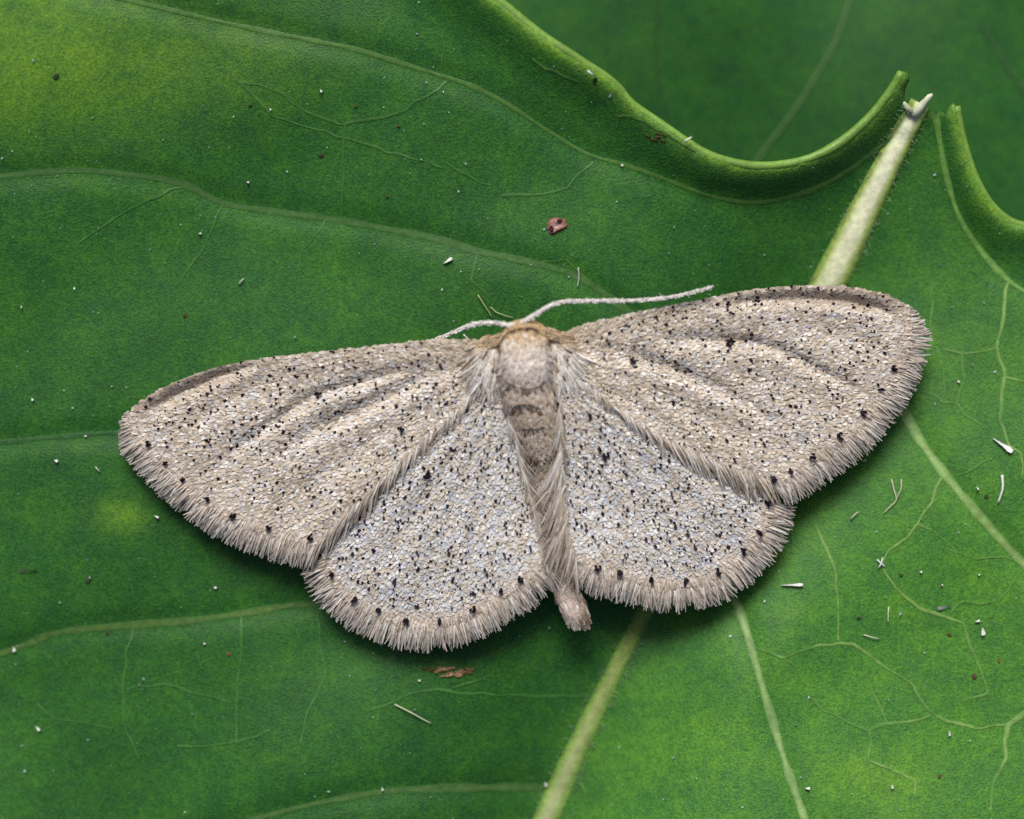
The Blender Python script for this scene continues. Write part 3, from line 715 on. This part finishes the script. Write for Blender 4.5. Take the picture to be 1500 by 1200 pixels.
        lnn = ln * rng.uniform(0.84, 1.08, len(x)) * (1 - 0.22 * (value_noise(r * 900, 0 * r, 9, 71) < 0.3)) * np.interp(r, [0, 0.12, 0.9, 1], [(0.12 if costa is not None else 0.8), (0.8 if costa is not None else 0.95), 0.95, 0.9])
        x = x + nx * inset; y = y + ny * inset
        zr = zf(x, y) + (0.022, 0.010, 0.004, 0.034)[tier]
        X_.append(x); Y_.append(y); DX.append(np.cos(th)); DY.append(np.sin(th)); L_.append(lnn); Wd.append(rng.uniform(1.6, 2.7, len(x)))
        Z0.append(zr); Z1.append(zr - rng.uniform(0.02, 0.13, len(x)))
        kk = rng.random(len(x))[:, None]
        cl = PINK * (1 - kk) + (GREYB if tier in (1, 2) else CREAM) * kk
        white = (rng.random(len(x)) < (0.22 if tier in (1, 2) else 0.12))[:, None]
        cl = np.where(white, WHITE * 0.9, cl) * rng.uniform(0.75, 1.12, len(x))[:, None]
        C_.append(cl)
    cat = np.concatenate
    strands("fringe", cat(X_), cat(Y_), cat(DX), cat(DY), cat(L_), cat(Wd), cat(Z0), cat(Z1), cat(C_), wo, shade=([0, 0.35, 0.7, 1], [1.12, 1.0, 0.9, 1.0]))
    return wo

def pts_r(l, r=6.0): return [(a, b, r) for a, b in l]
wFL = wing("forewing", POLY_FL, ZFL, (727, 522), EDGE_L, -1, pts_r([(216, 651), (242, 679), (268, 704), (303, 731), (341, 755), (393, 773)], 5) + [(455, 787, 6.5)], [(466, 579, 7.5), (589, 629, 5)], 0.13, 0.0047, COSTA_L)
wFR = wing("forewing", POLY_FR, ZFR, (820, 512), EDGE_R, 1, pts_r([(1311, 540), (1292, 572), (1265, 606), (1232, 639), (1191, 669)], 6) + [(1158, 690, 5), (1133, 701, 7)], [(1070, 501, 8.5), (927, 528, 5)], 0.10, 0.0047, COSTA_R)
wHL = wing("hindwing", POLY_HL, ZHL, (738, 545), EDGE_HL, 1, pts_r([(487, 842), (519, 879), (553, 894), (595, 910), (642, 910), (693, 893), (762, 849)], 5.5) + [(734, 866, 4)], [(626, 696, 10)], 0.42, 0.0064)
wHR = wing("hindwing", POLY_HR, ZHR, (822, 545), EDGE_HR, -1, pts_r([(876, 832), (907, 839), (953, 850), (1005, 853), (1052, 838), (1088, 808), (1112, 781), (1124, 737)], 6), [(887, 668, 8), (880, 658, 4)], 0.40, 0.0064)

# short pale down along the midrib
_, sd_, hx, hy = midrib_down
hd = DOWN_NOR * 0.8 + DOWN_TAN * rng.uniform(-1.0, 0.6, len(hx))[:, None]; hd /= np.linalg.norm(hd, axis=1)[:, None]
hz = leaf_z(hx, hy) + 0.03
strands("down", hx, hy, hd[:, 0], hd[:, 1], rng.uniform(4, 11, len(hx)), 0.6, hz, hz + rng.uniform(0.0, 0.06, len(hx)), np.full((len(hx), 3), (0.20, 0.31, 0.16)) * rng.uniform(0.5, 1.2, len(hx))[:, None], midrib, rows=3, tip=0.3)
# trailing-edge hair combs lying on the hindwings
def comb(pts, parent, zf, d0, d1, l0, l1, sp, width, skip=0.0, pw=1.0, below=0.05, bright=1.0, name="trailing_fringe", onto=None):
    x, y, tx, ty, r = along(pts, sp)
    ok = r >= skip
    x, y, r = x[ok], y[ok], r[ok]
    k = r ** pw
    a0, a1 = math.atan2(*d0[::-1]), math.atan2(*d1[::-1])
    cl = (value_noise(r * 700, 0 * r, 18, 81) - 0.5) * 0.35
    th = a0 + (a1 - a0) * k + rng.normal(0, 0.11, len(x)) + cl
    ln = (l0 + (l1 - l0) * k) * rng.uniform(0.7, 1.12, len(x))
    back = rng.uniform(0, 10, len(x))
    x = x - np.cos(th) * back; y = y - np.sin(th) * back
    z0 = zf(x, y) + 0.035
    z1 = z0 - below - rng.uniform(0, 0.07, len(x))
    if onto is not None: z1 = np.minimum(z1, onto(x + np.cos(th) * ln, y + np.sin(th) * ln) + rng.uniform(0.03, 0.08, len(x)))
    kk = rng.random(len(x))[:, None]
    c = (CREAM * kk + PINK * (1 - kk)) * rng.uniform(0.62, 1.15, len(x))[:, None]
    c = np.where((rng.random(len(x)) < np.interp(r, [0, 0.45, 0.7], [0.6, 0.4, 0.2]))[:, None], WHITE * 1.0, c)
    c = np.where((rng.random(len(x)) < 0.12)[:, None], TAN * 0.75, c) * bright
    return strands(name, x, y, np.cos(th), np.sin(th), ln, rng.uniform(width * 0.75, width * 1.2, len(x)), z0, z1, c, parent, curl=0.1, tip=0.35, shade=([0, 0.5, 1], [1.05, 0.9, 0.85]))
comb(TRAIL_L[::-1], wFL, ZFL, (-0.15, 1), (-0.5, 0.87), 26, 56, 1.0, 2.1, 0.03, 1.1, 0.1, 1.05, onto=ZHL)
comb(TRAIL_R[::-1], wFR, ZFR, (0.55, 0.83), (0.38, 0.92), 28, 50, 1.0, 2.1, 0.03, 0.9, 0.1, 1.05, onto=ZHR)
comb(ANAL_L, wHL, lambda x, y: ZHL(x, y) + 0.02, (0.33, 0.94), (0.42, 0.91), 44, 66, 1.2, 2.0, 0.12, 1.0, 0.02, 0.85, "inner_fringe")
comb(ANAL_R, wHR, lambda x, y: ZHR(x, y) + 0.06, (-0.12, 0.99), (-0.10, 1.0), 52, 62, 1.0, 2.0, 0.1, 1.0, 0.02, 0.85, "inner_fringe")
comb([(822, 660), (824, 720), (830, 770)], wHR, lambda x, y: ZHR(x, y) + 0.09, (-0.30, 0.95), (-0.34, 0.94), 70, 84, 0.8, 2.0, 0.0, 1.0, 0.0, 0.88, "inner_fringe")

# --- body: head, thorax and abdomen as one skin
SPINE = [  # x, y, half width, centre height, half height
    (768, 467, 4, 0.92, 0.05), (768, 470, 16, 0.93, 0.15), (769, 475, 26, 0.95, 0.22), (769, 481, 31, 0.97, 0.27), (770, 485, 33, 0.97, 0.26), (768, 492, 34, 0.98, 0.28), (767, 503, 36, 1.0, 0.30), (767, 520, 37, 1.0, 0.31),
    (768, 540, 37, 0.99, 0.30), (769, 555, 36, 0.96, 0.29), (771, 565, 35, 0.93, 0.275), (772, 570, 35, 0.91, 0.27), (774, 580, 37, 0.88, 0.28), (777, 598, 38, 0.82, 0.28), (780, 602, 37, 0.80, 0.27), (784, 620, 36, 0.74, 0.27), (787, 630, 34, 0.70, 0.25), (791, 650, 32, 0.62, 0.24),
    (797, 675, 28, 0.50, 0.22), (803, 705, 26, 0.34, 0.20), (810, 745, 25, 0.28, 0.19), (818, 790, 24, 0.26, 0.19), (822, 830, 21, 0.31, 0.20), (828, 858, 20, 0.39, 0.20), (835, 878, 19.5, 0.43, 0.20), (841, 894, 19, 0.46, 0.20), (845, 906, 16, 0.48, 0.17), (846, 912, 11, 0.49, 0.12), (847, 915, 3, 0.50, 0.03)]
SP = smooth_line(np.array(SPINE, float), 3.5)
SP[:, 2] = np.maximum(SP[:, 2], 0.5); SP[:, 4] = np.maximum(SP[:, 4], 0.01)
sg = 28
aa = np.arange(sg) / sg * 2 * math.pi
bx = SP[:, 0][:, None] + SP[:, 2][:, None] * np.cos(aa)[None]
by = np.broadcast_to(SP[:, 1][:, None], bx.shape)
bz = SP[:, 3][:, None] + SP[:, 4][:, None] * np.sin(aa)[None]
def body_colour(x, y):
    tan_ = np.array((0.48, 0.345, 0.20)); pw = np.array((0.63, 0.555, 0.49)); br = np.array((0.53, 0.43, 0.32)); gy = np.array((0.49, 0.42, 0.36))
    y = np.asarray(y)[..., None]; x = np.asarray(x)[..., None]
    f = lambda a, b: np.clip((y - a) / (b - a), 0, 1)
    c = tan_ * (1 - f(492, 516)) + pw * f(492, 516)
    c = c * (1 - f(538, 560) * 0.55) + br * f(538, 560) * 0.55
    c = c * (1 - f(572, 600) * 0.6) + br * 1.05 * f(572, 600) * 0.6
    k = f(640, 700) * 0.6
    c = c * (1 - k) + gy * k
    k2 = f(845, 870)
    c = c * (1 - k2 * 0.7) + np.array((0.40, 0.32, 0.28)) * k2 * 0.7
    return c
Cb = body_colour(bx, by)
nn = len(SP)
F = [(i * sg + j, (i + 1) * sg + j, (i + 1) * sg + (j + 1) % sg, i * sg + (j + 1) % sg) for i in range(nn - 1) for j in range(sg)]
F.append(tuple(range(sg))); F.append(tuple(reversed([(nn - 1) * sg + j for j in range(sg)])))
body = mesh_object("body", world_xyz(bx, by, bz).reshape(-1, 3), F, M_body, moth, Cb.reshape(-1, 3), True)

def body_top(x, y):
    x = np.asarray(x, float); y = np.asarray(y, float)
    o = np.argsort(SP[:, 1]); ys = SP[o, 1]
    cx, hw, zc, hh = (np.interp(y, ys, SP[o, k]) for k in (0, 2, 3, 4))
    return zc + hh * np.sqrt(np.clip(1 - ((x - cx) / hw) ** 2, 0.0, 1)), cx, hw
# scales and hair of the body, combed backwards
nb = 4600
yy = rng.uniform(468, 912, nb); o = np.argsort(SP[:, 1])
cx = np.interp(yy, SP[o, 1], SP[o, 0]); hw = np.interp(yy, SP[o, 1], SP[o, 2])
xx = cx + hw * rng.uniform(-0.97, 0.97, nb)
z0, _, _ = body_top(xx, yy)
ln = np.interp(yy, [468, 490, 510, 560, 580, 700, 850, 915], [5, 6, 13, 14, 11, 14, 16, 13])
side_ = np.interp(yy, [800, 850], [0.35, 0.05])
th = math.pi / 2 - (xx - cx) / hw * side_ + rng.normal(0, 1, nb) * np.interp(yy, [480, 500, 800, 850], [0.12, 0.2, 0.15, 0.07]) - np.interp(yy, [560, 600, 830, 870, 900], [0, 0.15, 0.2, 0.36, 0.34])
starburst = np.exp(-(((xx - 772) / 30) ** 2 + ((yy - 528) / 24) ** 2))
th = th + starburst * rng.normal(0, 0.7, nb)
x1, y1 = xx + np.cos(th) * ln, yy + np.sin(th) * ln
z1, _, hw1 = body_top(x1, np.minimum(y1, 914))
c = body_colour(xx, yy)
c = c * rng.uniform(0.86, 1.14, nb)[:, None]
pale_mid = np.exp(-((xx - cx + 3) / 9) ** 2) * np.clip((yy - 862) / 12, 0, 1)
c = c * (1 - 0.6 * pale_mid[:, None]) + np.array((0.62, 0.54, 0.49)) * 0.6 * pale_mid[:, None]
brown_side = np.clip((xx - cx) / hw, 0, 1) * np.clip((yy - 850) / 15, 0, 1)
c = c * (1 - 0.7 * brown_side[:, None]) + np.array((0.24, 0.155, 0.10)) * 0.7 * brown_side[:, None]
c = np.where((rng.random(nb) < 0.25 * np.interp(yy, [480, 500, 545, 570, 640], [0, 1, 1, 0.4, 0.4]))[:, None], WHITE * rng.uniform(0.85, 1.05, nb)[:, None], c)
c = c * (1 + 0.25 * starburst[:, None])
for ln_pts, wd in (([(731, 516), (733, 502), (742, 489), (758, 482), (772, 480), (785, 482), (788, 488)], 1.6), ([(741, 560), (755, 566), (772, 569), (790, 566), (797, 560)], 1.8),
                   ([(752, 597), (770, 593), (790, 600)], 2.2), ([(766, 629), (780, 629), (795, 627)], 1.8), ([(776, 668), (790, 672), (805, 668)], 2.5)):
    d, _ = poly_dist(xx, yy, ln_pts)
    c = np.where((d < wd)[:, None] & (rng.random(nb) < 0.8)[:, None], np.array((0.16, 0.10, 0.065)), c)
strands("body_hair", xx, yy, np.cos(th), np.sin(th), ln, rng.uniform(2.6, 4.6, nb), z0 + 0.006, np.maximum(z1, z0 - 0.10) + rng.uniform(0.008, 0.03, nb), np.clip(c, 0, 0.88), body, rows=4, curl=0.1, tip=0.4)
# tuft at the tail end
nt_ = 260
r0 = rng.uniform(-0.9, 0.9, nt_); yy = rng.uniform(884, 906, nt_); cx = np.interp(yy, SP[o, 1], SP[o, 0]); hw = np.interp(yy, SP[o, 1], SP[o, 2])
xx = cx + r0 * hw; z0, _, _ = body_top(xx, yy)
th = math.pi / 2 - 0.33 + r0 * 0.05 + rng.normal(0, 0.08, nt_)
ln = rng.uniform(10, 22, nt_)
ln = np.minimum(ln, 919 - 5 * np.abs(r0) - yy)
cc = np.where((rng.random(nt_) < 0.55 - 0.5 * r0)[:, None], PINK * 1.05, np.array((0.27, 0.18, 0.12))) * rng.uniform(0.6, 1.2, nt_)[:, None]
strands("tail_tuft", xx, yy, np.cos(th), np.sin(th), ln, rng.uniform(2.2, 3.6, nt_), z0 + 0.01, z0 - 0.04, cc, body, rows=4, tip=0.4)

# tegulae: hairy shoulder lobes over the wing roots
for sgn, cxx, cyy in ((-1, 719, 522), (1, 816, 517)):
    a1_, b1_ = np.meshgrid(np.linspace(0, 2 * math.pi, 20, endpoint=False), np.linspace(0.0, 1, 8))
    ex, ey = 22, 32
    gx = cxx + ex * b1_ * np.cos(a1_) - sgn * 3 * b1_ * np.sin(a1_); gy = cyy + ey * b1_ * np.sin(a1_)
    gz = 0.86 + 0.11 * np.sqrt(np.clip(1 - b1_ ** 2, 0, 1))
    ft = np.clip((gy - 490) / 16, 0, 1)[..., None]
    ct = np.array((0.46, 0.31, 0.15)) * (1 - ft) + np.array((0.66, 0.58, 0.50)) * ft
    F = [(i * 20 + j, i * 20 + (j + 1) % 20, (i + 1) * 20 + (j + 1) % 20, (i + 1) * 20 + j) for i in range(7) for j in range(20)]
    tg = mesh_object("tegula", world_xyz(gx, gy, gz).reshape(-1, 3), [tuple(reversed(f)) for f in F], M_body, moth, ct.reshape(-1, 3), True)
    m = 620
    rr_ = np.sqrt(rng.random(m)); ph = rng.uniform(0, 2 * math.pi, m)
    x = cxx + ex * rr_ * np.cos(ph); y = cyy + ey * rr_ * np.sin(ph)
    z = 0.86 + 0.11 * np.sqrt(1 - rr_ ** 2)
    low = np.clip((y - 492) / 20, 0, 1)
    th = math.pi / 2 - sgn * np.interp(y, [490, 520, 550], [1.0, 0.55, 0.25]) * np.clip(0.5 + sgn * (x - cxx) / ex * 0.75, -0.1, 1.25) + rng.normal(0, 0.16, m)
    ln = 9 + 34 * low * rng.uniform(0.5, 1.1, m)
    c = np.array((0.43, 0.31, 0.175)) * (1 - low[:, None]) + np.where((rng.random(m) < 0.65)[:, None], WHITE * 1.08, CREAM) * low[:, None]
    c = c * rng.uniform(0.7, 1.2, m)[:, None]
    brn = (rng.random(m) < 0.07 * low)[:, None]
    c = np.where(brn, np.array((0.09, 0.035, 0.03)), c)
    strands("shoulder_hair", x, y, np.cos(th), np.sin(th), ln, rng.uniform(2.0, 3.4, m), z + 0.01, np.maximum(z - 0.03 - 0.10 * low, (ZFL if sgn < 0 else ZFR)(x + np.cos(th) * ln, y + np.sin(th) * ln) + 0.04), np.clip(c, 0, 0.88), tg, curl=0.1, tip=0.35)
# tan scale collar joining the head to the wing roots
for sgn, pts in ((-1, [(742, 484), (728, 492), (712, 500), (700, 504)]), (1, [(796, 480), (810, 484), (822, 488), (834, 490)])):
    x, y, tx, ty, r = along(pts, 0.22)
    off = rng.uniform(-2, 14, len(x)); y = y + off
    z = 1.08 - 0.14 * r - 0.002 * off + 0.02
    th = np.arctan2(ty, tx) + sgn * (-0.35) * -1 * rng.normal(0.2, 0.2, len(x))
    c = np.array((0.53, 0.40, 0.25)) * rng.uniform(0.8, 1.2, len(x))[:, None]
    strands("collar_hair", x, y, np.cos(th), np.sin(th), rng.uniform(6, 10, len(x)), rng.uniform(2, 3.2, len(x)), z, z - 0.03, c, body, rows=4, tip=0.4)
for ln_pts, rw in (([(733, 522), (732, 510), (736, 498), (745, 487), (760, 481.5), (774, 480), (786, 482), (789, 488)], 0.9), ([(739, 557), (748, 564), (760, 568), (774, 570), (788, 567), (798, 559)], 0.8), ([(752, 596), (764, 593), (778, 594), (792, 599)], 0.8), ([(764, 628), (776, 629.5), (790, 628), (798, 625)], 0.8)):
    l2 = smooth_line(ln_pts, 2.5)
    l2 = l2 + rng.normal(0, 0.35, l2.shape)
    zt, _, _ = body_top(l2[:, 0], l2[:, 1])
    V, F = tube(world_xyz(l2[:, 0], l2[:, 1], zt + 0.042), rw / 100 * rng.uniform(0.6, 1.3, len(l2)), 6)
    mesh_object("seam", V, F, M_body, body, np.full((len(V), 3), (0.10, 0.055, 0.03)), True)
# compound eyes low at the sides of the head
for ex_, ey_ in ((748, 487), (789, 484)):
    a1_, b1_ = np.meshgrid(np.linspace(0, 2 * math.pi, 16, endpoint=False), np.linspace(0, math.pi, 9))
    c3 = world_xyz(ex_, ey_, 0.78)
    V = c3 + 0.11 * np.stack([np.sin(b1_) * np.cos(a1_), np.sin(b1_) * np.sin(a1_), np.cos(b1_)], -1).reshape(-1, 3)
    F = [(i * 16 + j, (i + 1) * 16 + j, (i + 1) * 16 + (j + 1) % 16, i * 16 + (j + 1) % 16) for i in range(8) for j in range(16)]
    mesh_object("eye", V, F, M_debris, moth, np.full((len(V), 3), (0.02, 0.018, 0.012)), True)

# antennae: ringed, white scaled
def antenna(pts, r0, r1):
    P3 = smooth_line(np.array(pts, float), 1.0)
    n = len(P3)
    ringed = 1 + 0.16 * np.sin(np.arange(n) * 1.0 * 2 * math.pi / 4.2)
    rad = np.linspace(r0, r1, n) * ringed / 100
    rad[-4:] *= np.linspace(1, 0.4, 4)
    V, F = tube(world_xyz(P3[:, 0], P3[:, 1], P3[:, 2]), rad, 10)
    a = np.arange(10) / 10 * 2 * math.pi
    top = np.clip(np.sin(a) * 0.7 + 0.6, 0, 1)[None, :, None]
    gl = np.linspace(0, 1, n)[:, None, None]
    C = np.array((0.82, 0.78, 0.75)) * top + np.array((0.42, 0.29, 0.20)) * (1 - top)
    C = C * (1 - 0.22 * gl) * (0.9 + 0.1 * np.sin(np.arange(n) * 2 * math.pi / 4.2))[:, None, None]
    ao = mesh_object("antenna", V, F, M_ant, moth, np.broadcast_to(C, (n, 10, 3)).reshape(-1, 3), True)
    # tiny scales that roughen the outline
    m = int(n * 1.3)
    i = rng.integers(4, n - 2, m); s_ = rng.uniform(-0.9, 0.9, m)
    tx = np.gradient(P3[:, 0])[i]; ty = np.gradient(P3[:, 1])[i]; q = np.hypot(tx, ty); tx, ty = tx / q, ty / q
    rd = np.linspace(r0, r1, n)[i]
    x = P3[i, 0] - ty * s_ * rd; y = P3[i, 1] + tx * s_ * rd; z = P3[i, 2] + rd / 100 * np.sqrt(1 - s_ ** 2)
    th = np.arctan2(ty, tx) + rng.normal(0, 0.12, m) + s_ * 0.15
    c = np.array((0.86, 0.83, 0.80)) * rng.uniform(0.75, 1.08, m)[:, None] * (1 - 0.2 * (i / n))[:, None]
    strands("antenna_scales", x, y, np.cos(th), np.sin(th), rng.uniform(3.2, 5, m), rng.uniform(1.6, 2.4, m), z, z + 0.004, c, ao, rows=3, tip=0.6)
antenna([(764, 473, 1.12), (774, 467, 1.16), (788, 459, 1.16), (806, 448, 1.1), (830, 442, 1.02), (880, 441, 0.95), (935, 440, 0.9), (985, 435, 0.88), (1015, 428, 0.88), (1044, 420.5, 0.9)], 3.4, 2.2)
antenna([(758, 476, 1.10), (745, 476.5, 1.12), (730, 474, 1.08), (712, 473, 1.0), (695, 475, 0.92), (676, 482, 0.82), (655, 491, 0.72), (636, 500, 0.62), (610, 516, 0.5)], 3.4, 2.6)
# pale foreleg tip showing past the wing edge, and short hidden legs that carry the body
def leg(pts, r0, r1, c):
    P3 = smooth_line(np.array(pts, float), 4)
    V, F = tube(world_xyz(P3[:, 0], P3[:, 1], P3[:, 2]), np.linspace(r0, r1, len(P3)) / 100, 8)
    mesh_object("leg", V, F, M_body, moth, np.full((len(V), 3), c), True)
leg([(745, 540, 0.75), (712, 520, 0.68), (694, 505, 0.66), (679, 490, 0.62)], 5, 1.0, (0.74, 0.71, 0.66))
for pts in ([(800, 520), (825, 505), (850, 490)], [(755, 560), (715, 575), (690, 600)], [(795, 560), (830, 580), (860, 610)], [(765, 590), (740, 630), (730, 680)], [(790, 590), (815, 640), (830, 690)]):
    lz = leaf_z(*pts[2])
    leg([(*pts[0], 0.75), (*pts[1], 0.55), (*pts[2], float(lz) + 0.02)], 6, 3, (0.45, 0.38, 0.30))

# ------------------------------------------------------------------ shed scales, hairs and dust on the leaf
def flake(px, py, length, width, ang, club=0.5, colour=(0.66, 0.69, 0.69), lift=0.022):
    length *= 0.9; width *= 0.8
    t = np.linspace(0, 1, 7)
    prof = np.interp(t, [0, 0.5, 0.85, 1], [0.12, 0.35 + 0.5 * (1 - club), 1.0, 0.7]) * width / 2
    dx, dy = math.cos(ang), math.sin(ang)
    cx = px + (t - 0.5) * length * dx; cy = py + (t - 0.5) * length * dy
    V = []
    for layer in (0.014, 0.0):
        for k in (-1, 1):
            x, y = cx - dy * prof * k, cy + dx * prof * k
            V.append(world_xyz(x, y, leaf_z(x, y) + lift + layer + 0.02 * t + 0.012 * k))
    V = np.stack(V, 1).reshape(-1, 3)
    F = []
    for i in range(6):
        a, b = 4 * i, 4 * (i + 1)
        F += [(a, a + 1, b + 1, b), (a + 2, b + 2, b + 3, a + 3), (a, b, b + 2, a + 2), (a + 1, a + 3, b + 3, b + 1)]
    F += [(0, 2, 3, 1), (24, 25, 27, 26)]
    return mesh_object("shed_scale", V, F, M_debris, None, np.full((28, 3), colour))

def hair(pts, r, colour, lift=0.03):
    ln = smooth_line(pts, 4)
    V, F = tube(world_xyz(ln[:, 0], ln[:, 1], leaf_z(ln[:, 0], ln[:, 1]) + lift + 0.02 * np.sin(np.linspace(0, math.pi, len(ln)))), np.linspace(r, r * 0.7, len(ln)) / 100, 6)
    return mesh_object("loose_hair", V, F, M_debris, None, np.full((len(V), 3), colour), True)

W1 = (0.68, 0.72, 0.72); G1 = (0.42, 0.48, 0.43); Yh = (0.42, 0.45, 0.22); P1 = (0.55, 0.58, 0.40)
tag(flake(1469, 652, 38, 10, 0.60, 0.8), "large white club-shaped scale lying beside the fine branching veins", "scale")
tag(flake(1160, 857, 36, 6, -0.03, 0.8), "white pin-shaped scale lying just off the hindwing fringe", "scale")
tag(flake(1440, 925, 13, 8, 1.4, 0.2), "bright white oval scale, whitest fleck on the pale leaf half", "scale")
tag(flake(1383, 890, 22, 7, -0.15 + math.pi, 0.4, G1), "pale grey wedge-shaped scale on a fine vein junction", "scale")
tag(flake(656, 382, 16, 6, -0.6, 0.3), "small white rod-shaped scale ahead of the antennae", "scale")
tag(flake(55, 1067, 10, 5, 0.9, 0.2), "bright white grain-shaped scale on bare leaf far from any vein", "scale")
tag(flake(20, 951, 9, 6, 1.3, 0.2), "round white scale touching a dull green side vein", "scale")
tag(flake(40, 836, 30, 4, math.pi - 0.05, 0.8, (0.35, 0.30, 0.22)), "thin brownish pin-shaped scale on the dark leaf half", "scale")
tag(hair([(1468, 696), (1469, 714), (1466, 726), (1462, 737)], 2.2, W1), "curved white hair lying between thick pale vein and leaf edge", "hair")
tag(hair([(1306, 702), (1309, 716), (1313, 732), (1304, 742), (1294, 752)], 1.1, P1), "bent pale hair, long arm of a Y-shaped pair", "hair")
tag(hair([(1320, 702), (1320, 716), (1313, 731)], 1.0, P1), "short pale hair, short arm of a Y-shaped pair", "hair")
tag(hair([(578, 1032), (600, 1043), (631, 1060)], 1.2, P1), "long straight pale hair below the brown scab", "hair")
tag(hair([(847, 392), (848, 405), (846, 421)], 1.3, G1), "upright grey hair between red-rimmed pit and long antenna", "hair")
tag(hair([(700, 432), (710, 448), (721, 465)], 0.9, Yh), "thin yellowish hair pointing at the short antenna's base", "hair")
tag(hair([(719, 450), (728, 458), (752, 466)], 0.9, Yh), "thin curved yellowish hair ahead of the moth's head", "hair")
tag(hair([(1246, 761), (1252, 754), (1258, 750)], 1.2, P1), "short pale hair near the forewing fringe tip", "hair")
tag(hair([(1003, 208), (1008, 204), (1013, 201)], 1.8, (0.7, 0.72, 0.6), 0.08), "short white hair stuck on the leaf's green rim", "hair")
tag(hair([(861, 104), (865, 107), (869, 111)], 1.8, W1, 0.08), "tiny white crumb of hair on rim beside black dot", "hair")
tag(hair([(1302, 889), (1301, 900), (1301, 913)], 1.2, P1), "upright pale hair above the long branching vein", "hair")
tag(hair([(1265, 930), (1275, 933), (1288, 936)], 1.0, P1), "short slanting pale hair above the long branching vein", "hair")
tag(hair([(350, 417), (353, 412), (358, 408)], 1.3, G1), "short grey hair above the forewing's front edge", "hair")
tag(hair([(140, 684), (143, 688), (147, 692)], 1.2, G1), "short grey hair beside the forewing tip", "hair")
tag(hair([(1287, 832), (1291, 825), (1293, 817)], 1.4, W1), "tiny upright white hair where fine veins meet", "hair")
tag(hair([(1285, 820), (1291, 826), (1297, 830)], 1.2, W1), "tiny slanting white hair where fine veins meet", "hair")
GRP = "small white scales scattered on the leaf"
for x, y, l, w, a in ((82, 675, 6, 5, 0.3), (47, 585, 5, 4, 1), (1266, 675, 7, 5, -0.3), (1432, 910, 8, 4, -0.3), (1320, 898, 9, 4, 2.2), (1391, 1074, 9, 4, 1.5), (1183, 1155, 8, 5, 0), (1432, 715, 7, 3, 1), (293, 342, 4, 3, 0),
                      (299, 943, 4, 3, 0), (470, 133, 5, 4, 1), (229, 757, 8, 4, 0.4), (614, 997, 4, 4, 0), (560, 1156, 6, 4, 1.2), (799, 1149, 7, 5, 1), (1404, 526 + 33, 4, 4, 0), (132, 845, 6, 4, 2.2), (315, 861, 5, 4, 0), (363, 267, 4, 3, 0), (1349, 838, 4, 4, 0),
                      (1380, 857, 3, 3, 0), (1434, 842, 3, 3, 0), (911, 242, 4, 4, 0), (31, 449, 5, 3, 1.4), (125, 639, 4, 3, 0), (396, 160, 4, 3, 1), (1307, 1152, 8, 4, 1.4)):
    tag(flake(x, y, l, w, a, 0.1), "tiny white scale fleck lying loose on the leaf surface", "scale", GRP)

# fine dust of wing scales
nd = 1500
dx_ = rng.uniform(-150, 1650, nd); dy_ = rng.uniform(-60, 1260, nd)
ok = inside(dx_, dy_, OUTLINE)
for pl in (POLY_FL, POLY_FR, POLY_HL, POLY_HR): ok &= ~inside(dx_, dy_, pl)
dx_, dy_ = dx_[ok], dy_[ok]; nd = len(dx_)
sz = rng.gamma(2.0, 0.33, nd) + 0.35
th = rng.uniform(0, 6.28, nd)
cd = np.array((0.45, 0.62, 0.62)) * rng.uniform(0.25, 1.0, nd)[:, None]
dust = shingle("dust", dx_, dy_, np.cos(th), np.sin(th), sz * 1.6, sz, leaf_z, 0.022, 0.03, cd, None, M_debris)
tag(dust, "fine pale dust of tiny specks sprinkled over the leaf", "dust")
